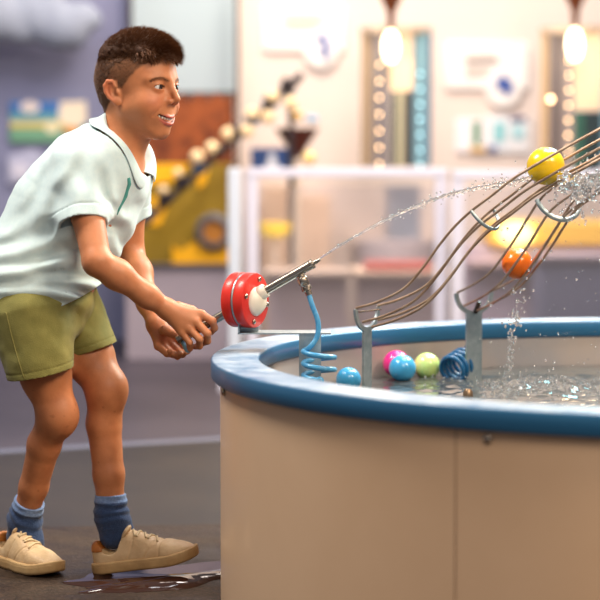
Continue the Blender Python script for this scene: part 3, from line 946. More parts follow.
LP2 = column(538, 606, 28, 'tall display column with a dark green core and glint row, cut by the frame edge',
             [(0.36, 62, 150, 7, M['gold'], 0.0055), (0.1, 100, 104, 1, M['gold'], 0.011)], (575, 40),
             [(0.0, 0.10, 32, 166, (190, 160, 120)), (0.10, 0.30, 34, 166, (96, 88, 90)), (0.30, 0.45, 34, 166, (140, 130, 132)), (0.45, 0.85, 30, 110, (226, 200, 172)), (0.45, 0.60, 112, 170, (36, 84, 74)), (0.60, 0.85, 112, 170, (22, 44, 52)), (0.85, 0.98, 30, 166, (140, 190, 216))])

# ================================================================ barriers behind the tank
M['clear'] = mat('clear_barrier_panel', srgb(238, 232, 236), 0.35, trans=0.9, ior=1.05, alpha=0.55)
def barrier(x0, x1, ytop, Y, label, mids=()):
    p0 = U((x0 + x1) / 2, ytop, Y)
    b = thing('barrier', (p0[0], Y, 0), label, 'barrier', 'white framed barriers')
    def vert(x, w=12):
        q0, q1 = U(x, ytop, Y), U(x + w, ytop, Y)
        MB().box(((q0[0] + q1[0]) / 2, Y, q0[2] / 2), (q1[0] - q0[0], 0.04, q0[2])).build('post', M['frame'], b, bevel=0.004)
    vert(x0); vert(x1 - 12)
    for m_ in mids: vert(m_)
    qa, qb = U(x0, ytop, Y), U(x1, ytop, Y)
    MB().box(((qa[0] + qb[0]) / 2, Y, qa[2] - 0.018), (qb[0] - qa[0], 0.05, 0.036)).build('top_rail', M['frame'], b, bevel=0.004)
    MB().box(((qa[0] + qb[0]) / 2, Y, 0.09), (qb[0] - qa[0], 0.04, 0.03)).build('bottom_rail', M['frame'], b, bevel=0.004)
    MB().box(((qa[0] + qb[0]) / 2, Y + 0.005, qa[2] / 2), (qb[0] - qa[0] - 0.04, 0.006, qa[2] - 0.14)).build('panel', M['clear'], b)
barrier(246, 447, 168, 8.0, 'white framed clear barrier behind the water cannon')
barrier(452, 680, 170, 7.9, 'white framed clear barrier behind the orange ball')
bp = thing('barrier_post', (U(234, 300, 7.9)[0], 7.9, 0), 'single white upright post at the end of the barriers', 'post')
q = U(228, 168, 7.9); q2 = U(241, 168, 7.9)
MB().box(((q[0] + q2[0]) / 2, 7.9, q[2] / 2), (q2[0] - q[0], 0.05, q[2])).build('shaft', mat('post_white', srgb(206, 214, 226), 0.45), bp, bevel=0.006)
MB().box(((q[0] + q2[0]) / 2, 7.9, 0.01), (0.12, 0.12, 0.02)).build('foot_plate', M['frame'], bp)

# ================================================================ exhibits seen through the barriers
def table(x0, x1, ytop, Y, dp, c_top, c_body, label, th=6):
    t = thing('exhibit_table', (U((x0 + x1) / 2, ytop, Y)[0], Y + dp / 2, 0), label, 'table', 'exhibit tables behind the barriers')
    MB().pbox(x0, ytop, x1, ytop + th, Y, dp).build('table_top', cm(*c_top), t, bevel=0.006)
    q0, q1 = U(x0 + 5, ytop + th, Y + 0.04), U(x1 - 5, ytop + th, Y + 0.04)
    MB().box(((q0[0] + q1[0]) / 2, Y + dp / 2 + 0.03, q0[2] / 2), (q1[0] - q0[0], dp - 0.1, q0[2])).build('body', cm(*c_body), t)
    return t
table(262, 352, 272, 8.25, 0.36, (206, 186, 172), (226, 208, 214), 'beige exhibit table on a lilac-grey body behind the cannon')
table(354, 452, 272, 8.25, 0.45, (228, 204, 182), (226, 208, 214), 'beige exhibit table carrying a red tray behind the barrier')
tag(MB().pbox(366, 264, 432, 271.8, 8.3, 0.3).build('red_tray', cm(190, 92, 84), None, bevel=0.004), 'flat red tray on the beige exhibit table', 'tray')
tag(MB().pbox(352, 240, 450, 246, 9.75, 0.25).build('wall_shelf', cm(206, 190, 182), None, bevel=0.004), 'beige shelf board above the red tray', 'shelf')
tag(MB().pbox(296, 196, 330, 345, 9.5, 0.4).build('beige_cupboard', cm(216, 186, 160), None, bevel=0.006), 'beige cupboard by the cream wall beyond the barrier', 'cupboard')
tag(MB().pbox(262, 186, 295, 345, 9.6, 0.3).build('tall_box', cm(222, 190, 160), None, bevel=0.006), 'pale tan tall box against the wall beyond the barrier', 'box')
tag(MB().pbox(388, 186, 420, 345, 9.5, 0.3).build('grey_blue_cabinet', cm(168, 178, 196), None, bevel=0.006), 'grey-blue cabinet by the wall beyond the barrier', 'cabinet')
q = U(275, 230, 8.72)
yd = thing('yellow_dish', (q[0], 8.72, q[2] - 0.03), 'round bright yellow dish behind the barrier, above the cannon', 'dish')
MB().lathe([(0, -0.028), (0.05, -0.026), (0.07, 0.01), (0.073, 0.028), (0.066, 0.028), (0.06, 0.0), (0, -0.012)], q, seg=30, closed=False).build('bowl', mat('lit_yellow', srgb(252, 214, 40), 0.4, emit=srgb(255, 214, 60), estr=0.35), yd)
MB().tube([[q[0], 8.72, 0], [q[0], 8.72, q[2] - 0.026]], 0.012, 10).build('stand', M['offwhite'], yd)
yl = thing('yellow_light_bench', (U(550, 240, 8.5)[0], 8.5, 0), 'long yellow bench with a glowing round lamp behind the wire runs', 'bench')
MB().pbox(488, 222, 660, 246, 8.5, 0.35).build('body', mat('bench_yellow', srgb(238, 190, 70), 0.45), yl, bevel=0.01)
q = U(516, 234, 8.44)
MB().ball(q, (0.075, 0.03, 0.048), 24, 14).build('lamp', mat('bench_lamp', srgb(255, 236, 150), 0.4, emit=srgb(255, 226, 120), estr=3.5), yl)
a, b = U(500, 246, 8.6), U(650, 246, 8.6)
MB().box(((a[0] + b[0]) / 2 - 0.05, 8.68, a[2] / 2), (b[0] - a[0] + 0.2, 0.3, a[2])).build('base', cm(192, 180, 196), yl)
MB().pbox(470, 262, 660, 267, 8.42, 0.12).build('ledge', cm(196, 172, 172), yl)
tr = thing('storage_bin', (U(575, 300, 8.3)[0], 8.1, 0), 'grey-blue storage bin under the yellow bench', 'bin')
MB().pbox(540, 262, 640, 374, 8.1, 0.3).build('body', cm(138, 146, 178), tr, bevel=0.01)
MB().pbox(536, 256, 644, 262, 8.08, 0.34).build('lid', cm(172, 162, 180), tr, bevel=0.006)

# ================================================================ puddle by the boy's feet
pts = []
for t in np.linspace(0, 2 * PI, 90, endpoint=False):
    r = 1 + 0.16 * math.sin(3 * t + 1) + 0.07 * math.sin(7 * t) + 0.04 * math.sin(13 * t + 2)
    pts.append((-0.26 + 0.24 * r * math.cos(t), 4.40 + 0.13 * r * math.sin(t) + 0.12 * math.cos(t)))
v = [[x, y, 0.0072] for x, y in pts] + [[-0.26, 4.40, 0.0076]] + [[x, y, 0.0061] for x, y in pts]
n_ = len(pts)
fcs = [[i, (i + 1) % n_, n_] for i in range(n_)] + [[n_ + 1 + i, n_ + 1 + (i + 1) % n_, (i + 1) % n_, i] for i in range(n_)]
o = MB().add(v, fcs).build('puddle', mat('puddle_water', srgb(70, 44, 34), 0.04, spec=0.7, bump=0.05, bscale=30), None, sharp=180)
tag(o, 'shallow brown puddle on the dark floor under the raised shoe', 'puddle')
# ================================================================ the boy
J = U
NECK = J(117, 146, 4.47)
HC = J(136.2, 90.0, 4.45)                   # head centre at eye level
YAW = math.radians(31)
HS = 0.01 * 1.02
HF = np.array([math.cos(YAW), -math.sin(YAW), 0.0])
HSD = np.array([-math.sin(YAW), -math.cos(YAW), 0.0])
HU = np.array([0, 0, 1.0])
tilt = math.radians(3)                    # slightly lifted face
HF, HU = HF * math.cos(tilt) + HU * math.sin(tilt), HU * math.cos(tilt) - HF * math.sin(tilt)
HR = np.stack([HF, HSD, HU], 1)           # columns: forward, his right, up


def to_head(p): return (p - HC) @ HR / HS
def from_head(q): return HC + (np.asarray(q, float) * HS) @ HR.T


def sym(q):
    r = q.copy(); r[:, 1] = np.abs(r[:, 1]); return r


MO_C = [np.array((8.78, 0, -7.0)), np.array((8.38, 1.5, -6.7)), np.array((6.68, 3.65, -5.2))]
LIP_U = [np.array((8.58, 0, -6.30)), np.array((8.33, 1.0, -6.12)), np.array((7.68, 2.2, -5.75)), np.array((6.48, 3.75, -4.9))]
LIP_L = [np.array((8.23, 0, -7.75)), np.array((7.98, 1.1, -7.5)), np.array((7.38, 2.35, -6.75)), np.array((6.43, 3.75, -5.05))]
EYE_C = np.array([7.3, 2.9, 0.0]); EYE_R = 1.28


def ear(m, q):
    e0 = np.array([-1.0, 6.55, -0.5])
    R = rotx(math.radians(-8)) @ roty(math.radians(-12)) @ rotz(math.radians(-22))
    l = (m - e0) @ R                     # local: x fwd, y out, z up
    d = ell(l, (0, 0.35, 0), (1.55, 0.42, 2.55))
    rim = [(0.55, 0.6, 1.2), (0.35, 0.75, 2.2), (-0.5, 0.85, 2.5), (-1.35, 0.9, 1.8), (-1.6, 0.9, 0.5), (-1.3, 0.8, -0.8), (-0.6, 0.7, -1.9)]
    d = smin(d, chain(l, [np.array(v) for v in rim], [0.3, 0.36, 0.38, 0.38, 0.34, 0.3, 0.3], 0.2), 0.3)
    d = smin(d, ell(l, (0.05, 0.55, -2.25), (0.8, 0.42, 0.85)), 0.5)
    d = smax(d, -ell(l, (0.15, 0.95, -0.15), (0.75, 0.62, 1.15)), 0.25)
    d = smax(d, -chain(l, [np.array((-0.1, 0.95, 1.6)), np.array((-0.95, 1.05, 1.1)), np.array((-1.0, 1.05, 0.0))], [0.28, 0.3, 0.22]), 0.2)
    d = smin(d, ell(l, (0.85, 0.55, -0.35), (0.4, 0.4, 0.65)), 0.35)      # tragus
    return d


def head_sdf(q):
    m = sym(q)
    d = ell(q, (0.5, 0, 3.5), (8.8, 7.1, 8.2))
    d = smin(d, ell(q, (-2.9, 0, 0.2), (5.7, 5.9, 6.0)), 2.0)
    d = smin(d, ell(q, (3.6, 0, -2.6), (5.2, 5.7, 6.6)), 2.5)
    d = smin(d, cone(m, (1.0, 4.5, -4.4), (4.9, 1.2, -8.8), 1.7, 1.45), 2.4)
    d = smin(d, ell(q, (5.7, 0, -9.2), (1.75, 1.9, 1.5)), 1.6)
    d = smin(d, ell(m, (4.75, 3.55, -3.6), (2.9, 2.7, 2.7)), 2.0)
    d = smin(d, ell(q, (6.35, 0, -6.1), (2.05, 3.1, 2.5)), 1.2)
    d = smin(d, cone(m, (8.1, 0.8, 1.7), (6.7, 4.5, 1.8), 0.75, 0.6), 1.8)
    # sockets
    d = smax(d, -ell(m, (9.6, 2.9, -0.1), (1.7, 1.6, 1.1)), 1.2)
    # lids
    lid = np.linalg.norm(m - EYE_C, axis=1) - 1.46
    d = smin(d, lid, 0.5)
    # almond opening, a smiling eye
    l = m - np.array([8.6, 3.0, -0.02])
    up = 0.56 - 0.20 * (l[:, 1] / 1.35) ** 2
    op = np.maximum(np.abs(l[:, 1] * 0.97) - 1.38, 0)
    alm = ell(l, (0, 0, 0), (1.5, 1.45, 0.45))
    d = smax(d, -alm, 0.12)
    # nose
    n = chain(q, [np.array((8.75, 0, 0.9)), np.array((9.7, 0, -1.1)), np.array((10.35, 0, -2.6))], [0.58, 0.62, 0.74], 0.3)
    n = smin(n, ell(m, (9.1, 1.05, -3.1), (0.85, 0.62, 0.6)), 0.7)
    n = smin(n, ell(q, (9.5, 0, -3.2), (0.85, 0.5, 0.5)), 0.5)
    d = smin(d, n, 1.1)
    d = smax(d, -ell(m, (9.5, 0.6, -3.75), (0.45, 0.27, 0.36)), 0.2)
    # smile crease
    d = smax(d, -chain(m, [np.array((9.3, 2.0, -3.6)), np.array((8.3, 3.5, -4.7)), np.array((7.15, 4.15, -5.9))], [0.16, 0.24, 0.12]), 0.6)
    # mouth: opening then lips
    d = smax(d, -chain(m, MO_C, [0.70, 0.62, 0.16]), 0.25)
    lipu = chain(m, LIP_U, [0.30, 0.32, 0.27, 0.12], 0.2)
    lipl = chain(m, LIP_L, [0.40, 0.38, 0.28, 0.12], 0.2)
    d = smin(d, lipu, 0.28); d = smin(d, lipl, 0.28)
    d = smin(d, ear(m, q), 0.35)
    return d


# ---------------------------------------------------------------- joints
SH_R, EL_R, WR_R = J(80, 178, 4.355), J(97, 262, 4.255), J(167, 309, 4.315)
SH_L, EL_L, WR_L = J(127, 172, 4.57), J(131, 252, 4.58), J(156, 325, 4.43)
CHEST, WAIST, PELV = J(88, 200, 4.46), J(58, 255, 4.46), J(38, 300, 4.46)
HP_R, KN_R, AN_R = J(28, 308, 4.40), J(56, 414, 4.40), J(26, 514, 4.50)
HP_L, KN_L, AN_L = J(62, 305, 4.53), J(105, 388, 4.46), J(111, 508, 4.45)


def hand(p, wr, wrr, fingers, palm_k=0.012):
    """fingers: list of (mcp, pip, dip, tip, radius)"""
    d = None
    for (a, b, c, t, r) in fingers:
        e = cone(p, wr, a, wrr, r * 1.30)
        d = e if d is None else smin(d, e, palm_k)
    for (a, b, c, t, r) in fingers:
        f = chain(p, [a + (a - b) * 0.15, a, b, c, t], [r * 1.0, r * 1.16, r * 1.06, r * 0.98, r * 0.88], 0.003)
        d = smin(d, f, 0.0035)
    return d


def P3(*a): return [J(*x) for x in a]
YR = 4.318
FR = [
    (*P3((201.5, 314.5, 4.318), (212.5, 321, 4.312), (214.5, 328, 4.325), (211.5, 332, 4.345)), 0.0076),
    (*P3((196, 322, 4.308), (207.5, 333.5, 4.300), (207.5, 341, 4.315), (203, 343, 4.338)), 0.0078),
    (*P3((188.5, 328, 4.305), (199.5, 339, 4.298), (199.5, 346, 4.313), (195, 346.5, 4.336)), 0.0074),
    (*P3((181.5, 332, 4.306), (189.5, 342.5, 4.303), (189.8, 348.5, 4.316), (186.5, 348.5, 4.334)), 0.0066),
]
TH_R = P3((178, 307, 4.345), (192, 310, 4.372), (203, 317, 4.376), (209, 322, 4.370))
FL = [
    (*P3((175.5, 336, 4.425), (184, 345, 4.415), (187, 351, 4.398), (183.5, 353, 4.378)), 0.0074),
    (*P3((170, 342, 4.42), (178.5, 351, 4.405), (182.5, 354.5, 4.385), (179.5, 353.5, 4.368)), 0.0074),
    (*P3((164, 346, 4.412), (173, 354.5, 4.395), (177.5, 356.5, 4.375), (174, 354, 4.360)), 0.0070),
    (*P3((158, 346.5, 4.405), (167, 354, 4.385), (171.5, 354.5, 4.368), (169.5, 351, 4.356)), 0.0064),
]
TH_L = P3((165, 330, 4.40), (175, 335, 4.385), (184, 340.5, 4.375), (188.5, 345.5, 4.368))


def torso_sdf(p, o=0.0):
    d = ell(p, CHEST, (0.098 + o, 0.135 + o, 0.135 + o), TR)
    d = smin(d, ell(p, WAIST, (0.088 + o, 0.118 + o, 0.14 + o), TR), 0.08)
    d = smin(d, ell(p, PELV, (0.10 + o, 0.125 + o, 0.115 + o), TR2), 0.07)
    d = smin(d, cone(p, J(92, 168, 4.39), J(122, 165, 4.53), 0.05 + o, 0.048 + o), 0.07)
    return d


TY = math.radians(24)
TLEAN = math.radians(32)
Tf = np.array([math.cos(TY), -math.sin(TY), 0]); Ts = np.array([-math.sin(TY), -math.cos(TY), 0])
Tup = np.array([0, 0, 1.0]) * math.cos(TLEAN) + Tf * math.sin(TLEAN)
Tf2 = Tf * math.cos(TLEAN) - np.array([0, 0, 1.0]) * math.sin(TLEAN)
TR = np.stack([Tf2, Ts, Tup], 1)
PY = math.radians(12)
Pf = np.array([math.cos(PY), -math.sin(PY), 0]); Ps = np.array([-math.sin(PY), -math.cos(PY), 0])
Pup = nrm(np.array([0, 0, 1.0]) + 0.25 * Pf); Pf2 = np.cross(Ps, Pup) * -1
TR2 = np.stack([Pf2, Ps, Pup], 1)


def leg_sdf(p, hp, kn, an, rr, cv):
    """rr: hip, knee, ankle radii; cv: calf bulge direction"""
    m = hp + (kn - hp) * 0.62
    d = chain(p, [hp, m, kn], [rr[0], rr[0] * 0.55 + rr[1] * 0.45, rr[1]], 0.03)
    calf = kn + (an - kn) * 0.30 + cv
    low = kn + (an - kn) * 0.72 + cv * 0.2
    d = smin(d, chain(p, [kn, calf, low, an], [rr[1] * 0.92, rr[1] * 0.93, rr[2] * 1.13, rr[2]], 0.012), 0.02)
    # knee cap
    d = smin(d, ell(p, kn + np.array([0.012, -0.008, -0.004]), (0.026, 0.028, 0.036)), 0.045)
    return d


def body_sdf(p):
    d = torso_sdf(p)
    d = smin(d, chain(p, [SH_R, SH_R + (EL_R - SH_R) * 0.45, EL_R], [0.040, 0.0345, 0.0300], 0.01), 0.012)
    fm = EL_R + (WR_R - EL_R) * 0.28 + np.array([0, 0, 0.002])
    ar = chain(p, [EL_R, fm, EL_R + (WR_R - EL_R) * 0.7, WR_R], [0.0285, 0.0295, 0.0235, 0.0190], 0.02)
    d = smin(d, ar, 0.012)
    d = smin(d, chain(p, [SH_L, SH_L + (EL_L - SH_L) * 0.45, EL_L], [0.044, 0.036, 0.029], 0.02), 0.03)
    fm = EL_L + (WR_L - EL_L) * 0.28
    d = smin(d, chain(p, [EL_L, fm, EL_L + (WR_L - EL_L) * 0.7, WR_L], [0.028, 0.030, 0.0235, 0.0185], 0.02), 0.012)
    d = smin(d, leg_sdf(p, HP_R, KN_R, AN_R, (0.060, 0.0385, 0.0275), np.array([-0.006, 0.004, 0])), 0.03)
    d = smin(d, leg_sdf(p, HP_L, KN_L, AN_L, (0.060, 0.0405, 0.0295), np.array([-0.007, 0.006, 0])), 0.03)
    for an, dirn in ((AN_R, FDIR_R), (AN_L, FDIR_L)):       # foot cores inside the shoes
        d = smin(d, cone(p, an, an + dirn * 0.020 + np.array([0, 0, -0.055]), 0.026, 0.020), 0.02)
    # neck
    d = smin(d, cone(p, NECK - 0.03 * Tup, from_head((-1.6, 0, -4.0)), 0.049, 0.046), 0.025)
    d = smin(d, cone(p, NECK - 0.02 * Tup + 0.02 * Tf, from_head((1.0, 0, -6.0)), 0.040, 0.040), 0.03)
    # head
    near = np.linalg.norm(p - from_head((1, 0, 0)), axis=1) < 0.24
    hd = np.full(len(p), 1.0)
    if near.any(): hd[near] = head_sdf(to_head(p[near])) * HS
    d = smin(d, hd, 0.018)
    # hands
    for wr, FN, TH, wrr, tr in ((WR_R, FR, TH_R, 0.0175, 0.0082), (WR_L, FL, TH_L, 0.0165, 0.008)):
        near = np.linalg.norm(p - FN[1][0], axis=1) < 0.14
        h = np.full(len(p), 1.0)
        if near.any():
            q = p[near]
            e = hand(q, wr, wrr, FN)
            e = smin(e, chain(q, TH, [tr * 1.5, tr * 1.15, tr, tr * 0.85], 0.003), 0.006)
            h[near] = e
        d = smin(d, h, 0.008)
    return d


FDIR_R = nrm((0.66, -0.75, 0))
FDIR_L = nrm((0.985, -0.10, 0.18))

boy_o = np.array([J(60, 576, 4.45)[0], 4.45, 0.0])
SKIN = np.array(srgb(198, 128, 86)[:3])
boy = None
V, F, NRM = sdf_mesh(body_sdf, [-0.80, 4.14, 0.0], [-0.14, 4.76, 1.30], 0.0024)
V, F, kv = keep_main(V, F)
NRM = NRM[kv]
q = to_head(V); m = sym(q)
cols = np.tile(SKIN, (len(V), 1))


def blend(mask, col):
    global cols
    mask = np.clip(mask, 0, 1)[:, None]
    cols = cols * (1 - mask) + mask * np.array(srgb(*col)[:3])


def sstep(a, b, x):
    t = np.clip((x - a) / (b - a), 0, 1); return t * t * (3 - 2 * t)


hd = np.linalg.norm(V - HC, axis=1) < 0.16
# ruddy cheeks, nose, ears, knuckles and knees
blend(0.35 * np.exp(-((m[:, 0] - 7.5) ** 2 / 6 + (m[:, 1] - 4.2) ** 2 / 4 + (m[:, 2] + 2.9) ** 2 / 3)) * hd, (214, 112, 84))
blend(0.3 * sstep(6.9, 7.6, m[:, 1]) * hd * (np.abs(m[:, 2]) < 4), (208, 100, 76))
# lips
lipu = chain(m, LIP_U, [0.30, 0.32, 0.27, 0.12], 0.2)
lipl = chain(m, LIP_L, [0.40, 0.38, 0.28, 0.12], 0.2)
blend(0.85 * sstep(0.22, 0.02, np.minimum(lipu, lipl)) * hd, (196, 98, 88))
mo = chain(m, MO_C, [0.62, 0.52, 0.14])
blend(sstep(0.12, -0.12, mo) * hd * (q[:, 0] < 8.4), (70, 22, 20))
# brows and lash line
m2 = m * [0, 1, 1]
br = chain(m2, [np.array((0, 1.3, 1.25)), np.array((0, 2.6, 1.75)), np.array((0, 4.1, 1.65)), np.array((0, 5.0, 1.15))], [0.2, 0.24, 0.18, 0.06]) + 9 * (m[:, 0] < 5)
blend(0.6 * sstep(0.22, -0.05, br) * hd, (104, 66, 40))
l = m - np.array([8.6, 3.0, -0.02])
alm = ell(l, (0, 0, 0), (1.5, 1.45, 0.45))
blend(0.9 * sstep(0.16, 0.02, np.abs(alm)) * hd * (l[:, 2] > 0.05) * (m[:, 0] > 6.4), (46, 28, 20))
blend(0.45 * sstep(0.14, 0.02, np.abs(alm)) * hd * (l[:, 2] <= 0.05) * (m[:, 0] > 6.4), (120, 70, 54))


def scalp_amount(q):
    """1 where hair grows; hair line in head units"""
    f, s, u = q[:, 0], np.abs(q[:, 1]), q[:, 2]
    # front line at the forehead, temples recede, goes down in front of the ear then round behind it
    front = sstep(-0.35, 0.35, u - (5.6 + 0.02 * s * s) - np.maximum(f - 7.6, 0) * 0.2)
    side_line = np.where(f > 4.6, 3.6 + (f - 4.6) * 0.75, np.where(f > 1.3, 0.4 + (f - 1.3) * 0.97, np.where(f > -1.4, 1.9, -1.0 - 0.85 * np.clip(-1.4 - f, 0, 4.2))))
    side_line = np.where((f <= 1.3) & (f > 0.2), 0.2, side_line)
    side = sstep(-0.4, 0.5, u - side_line)
    w = sstep(3.2, 5.4, s) if False else 1.0
    return np.minimum(np.maximum(front, side * (f < 7.4)), 1) * ((u > 5.4) | (f < 7.0))


sc_a = scalp_amount(q) * hd * (m[:, 1] < 7.35 + 0.0 * m[:, 1])
blend(0.78 * sc_a, (112, 76, 50))
blend(0.7 * sc_a * sstep(0.5, -4.5, q[:, 0]), (62, 38, 22))
blend(0.7 * sc_a * sstep(6.0, 9.0, q[:, 2]), (70, 42, 24))
# a few scrapes and dusty marks on the shins
nz = vnoise(V, 90, 21)
blend(0.3 * sstep(0.72, 0.86, nz) * (V[:, 2] < 0.42) * (V[:, 2] > 0.15), (120, 66, 44))
nz = vnoise(V, 24, 5)
blend(0.18 * sstep(0.0, 0.9, nz) * (V[:, 2] < 0.45), (176, 104, 66))
M['skin'] = mat('skin', srgb(206, 138, 96), 0.46, vcol=True, col2=(0.86, 0.82, 0.8, 1), scale=38, sss=0.12, mix=(0.3, 0.6), bump=0.06, bscale=260, spec=0.45)
ORG['__'] = boy_o
mbb = MB().add(V, F)
_e = bpy.data.objects.new('tmp', None); ORG['tmp'] = boy_o
boy = mbb.build('boy', M['skin'], _e, sharp=180, cols=cols)
boy.parent = None; boy.location = Vector(boy_o.tolist()); ORG['boy'] = boy_o
bpy.data.objects.remove(_e)
tag(boy, 'smiling boy in pale polo shirt and olive shorts bending to grip the cannon lever', 'person')
BODY_V, BODY_N = V, NRM

# ---------------------------------------------------------------- eyes and teeth
def eye_mat():
    m = mat('eye', srgb(226, 222, 220), 0.08, coat=0.6)
    nt = m.node_tree; N, L = nt.nodes, nt.links
    p = N['Principled BSDF']
    va = N.new('ShaderNodeVertexColor'); va.layer_name = 'tint'
    L.new(va.outputs['Color'], p.inputs['Base Color'])
    return m
M['eye'] = eye_mat()
gaze = nrm(np.array([0.98, -0.05, 0.02]))
for s in (1, -1):
    mb = MB().ball((0, 0, 0), EYE_R, 40, 40)
    v = mb.v[0]
    g = nrm(np.array([1.0, 0.10 * s - 0.12, 0.0]))
    d = np.degrees(np.arccos(np.clip((v / EYE_R) @ g, -1, 1)))
    c = np.tile(np.array(srgb(222, 218, 216)[:3]), (len(v), 1))
    c[d < 37] = srgb(58, 36, 24)[:3]; c[d < 17] = srgb(10, 8, 8)[:3]
    mb.v[0] = from_head(v + EYE_C * [1, s, 1])
    mb.build('eye', M['eye'], boy, sharp=180, cols=c)
M['teeth'] = mat('teeth', srgb(240, 234, 222), 0.2, coat=0.3)
mb = MB()
for k in range(-4, 5):
    y = k * 0.58
    x = 8.08 - 0.15 * y * y
    mb.ball(from_head((x - 0.05, y, -6.52 + 0.09 * y * y)), np.array([0.0026, 0.0036, 0.0043]), 10, 8, rot=HR @ rotz(-0.3 * y))
mb.build('teeth', M['teeth'], boy, sharp=180)

# ---------------------------------------------------------------- hair
def hair_len(q):
    f, s, u = q[:, 0], np.abs(q[:, 1]), q[:, 2]
    t = sstep(5.9, 9.2, u + 0.5 * np.maximum(f - 4, 0)) * 1.0
    back = sstep(-2.5, -6.5, f) * sstep(-1.0, 4.0, u)
    return 0.25 + 2.1 * t * (1 + 0.35 * sstep(3, 8, f)) + 0.7 * back * (1 - t)


def cap_sdf(p):
    q = to_head(p)
    t = hair_len(q)
    d = ell(q, (0.5, 0, 3.5), (8.8, 7.1, 8.2))
    d = smin(d, ell(q, (-2.9, 0, 0.2), (5.7, 5.9, 6.0)), 2.0)
    d = d - 0.05 - 0.58 * np.clip(t - 0.4, 0, 2.4)
    f, s, u = q[:, 0], np.abs(q[:, 1]), q[:, 2]
    cut = np.maximum(5.6 - u + 0.22 * np.maximum(f - 2, 0), 0) if False else None
    lim = np.where(f > 0, 5.3 + 0.11 * f, 5.3 + 1.05 * f) + 0.25 * vnoise(q * [1.6, 1.6, 0.4], 1.7, 5)
    lim = np.maximum(lim, -3.6)
    lim = np.where(f > 6, lim - 0.45 * (f - 6), lim)
    lim = np.maximum(lim, 5.9 - 3 * (7.5 - f))
    d = np.maximum(d, (lim - u) * 0.6)
    d = d + 0.16 * vnoise(q * [0.7, 1.5, 1.0], 1.5, 3) + 0.08 * vnoise(q, 4.0, 8)
    return d * HS


M['hair'] = mat('brown_hair', srgb(64, 38, 22), 0.42, col2=srgb(92, 58, 34), scale=60, spec=0.4)
V, F, _ = sdf_mesh(cap_sdf, HC - 0.13, HC + [0.13, 0.13, 0.15], 0.0026)
V, F, kv = keep_main(V, F, 0.2)
q_ = to_head(V)
dk = np.clip(sstep(6.2, 9.4, q_[:, 2] + 0.5 * vnoise(q_, 1.2, 4)) + sstep(-0.5, -4.5, q_[:, 0]) + sstep(4.0, 7.5, q_[:, 0]), 0, 1)[:, None]
hc = dk * np.array(srgb(78, 48, 30)[:3]) + (1 - dk) * np.array(srgb(94, 62, 40)[:3])
M['haircap'] = mat('brown_hair_base', srgb(64, 38, 22), 0.6, vcol=True, col2=(0.6, 0.56, 0.52, 1), scale=160, spec=0.3, bump=0.4, bscale=420)
hair = MB().add(V, F).build('hair', M['haircap'], boy, sharp=180, cols=hc, label='short brown hair, clipped at the sides')
# strands
mb = MB()
sv = np.where(sc_a > 0.5)[0]
pick = RNG.choice(sv, size=min(32000, 7 * len(sv)), replace=True)
pos = BODY_V[pick] + RNG.normal(0, 0.0008, (len(pick), 3)); nor = BODY_N[pick]
qq = to_head(pos)
ln = hair_len(qq) * (0.75 + 0.5 * RNG.random(len(pick)))
fl = np.zeros_like(qq)
top = sstep(4.8, 8.0, qq[:, 2])
fl[:, 0] = 0.9 * top - 0.5 * (1 - top)
fl[:, 2] = 0.15 * top - 0.65 * (1 - top)
fl[:, 0] += 0.6 * sstep(6, 9, qq[:, 0]); fl[:, 2] -= 0.55 * sstep(6.2, 8.8, qq[:, 0])
fl[:, 1] += 0.15 * np.sign(qq[:, 1])
flw = fl @ HR.T
vs, fs = [], []
ang = np.array([0, 2 * PI / 3, 4 * PI / 3])
base_i = 0
for i in range(len(pick)):
    L_ = ln[i] * HS
    n = nor[i]
    d0 = nrm(n * 0.85 + flw[i] * 0.5 + RNG.normal(0, 0.16, 3))
    d1 = nrm(n * (0.35 if L_ > 0.008 else 0.6) + flw[i] * 0.95 + RNG.normal(0, 0.16, 3))
    p0 = pos[i] - n * 0.001; p1 = p0 + d0 * L_ * 0.5; p2 = p1 + d1 * L_ * 0.5
    a = nrm(np.cross(d0, (0.3, 0.5, 0.8))); b = np.cross(d0, a)
    r = 0.00062 if L_ > 0.006 else 0.0004
    o3 = np.cos(ang)[:, None] * a + np.sin(ang)[:, None] * b
    vs.append(p0 + r * o3); vs.append(p1 + r * 0.9 * o3); vs.append(p2[None])
    k = base_i
    for j in range(3):
        l = (j + 1) % 3
        fs.append([k + j, k + l, k + 3 + l, k + 3 + j]); fs.append([k + 3 + j, k + 3 + l, k + 6])
    base_i += 7
mb.add(np.concatenate(vs), fs)
M['strand'] = mat('hair_strand', srgb(84, 52, 30), 0.42, spec=0.4, vcol=True)
scol = np.repeat(np.clip(sstep(6.2, 9.4, qq[:, 2]) + sstep(-0.5, -4.5, qq[:, 0]) + sstep(4.0, 7.5, qq[:, 0]), 0, 1), 7)[:, None]
scol = scol * np.array(srgb(98, 62, 38)[:3]) + (1 - scol) * np.array(srgb(96, 64, 41)[:3])
scol = scol * np.repeat(0.75 + 0.5 * RNG.random(len(pick)), 7)[:, None]
mb.build('strands', M['strand'], hair, smooth=False, cols=scol)
mb = MB()                     # ragged locks along the lower edge of the longer hair
CV, CN = V, None
qc = to_head(V)
limc = np.where(qc[:, 0] > 0, 5.3 + 0.11 * qc[:, 0], 5.3 + 1.05 * qc[:, 0])
edge = np.where((qc[:, 0] > 3.0) & (np.abs(qc[:, 2] - np.maximum(limc, -3.6)) < 1.5) & (qc[:, 0] > -4.5) | (qc[:, 0] > 6.2) & (qc[:, 2] < 8.5))[0]
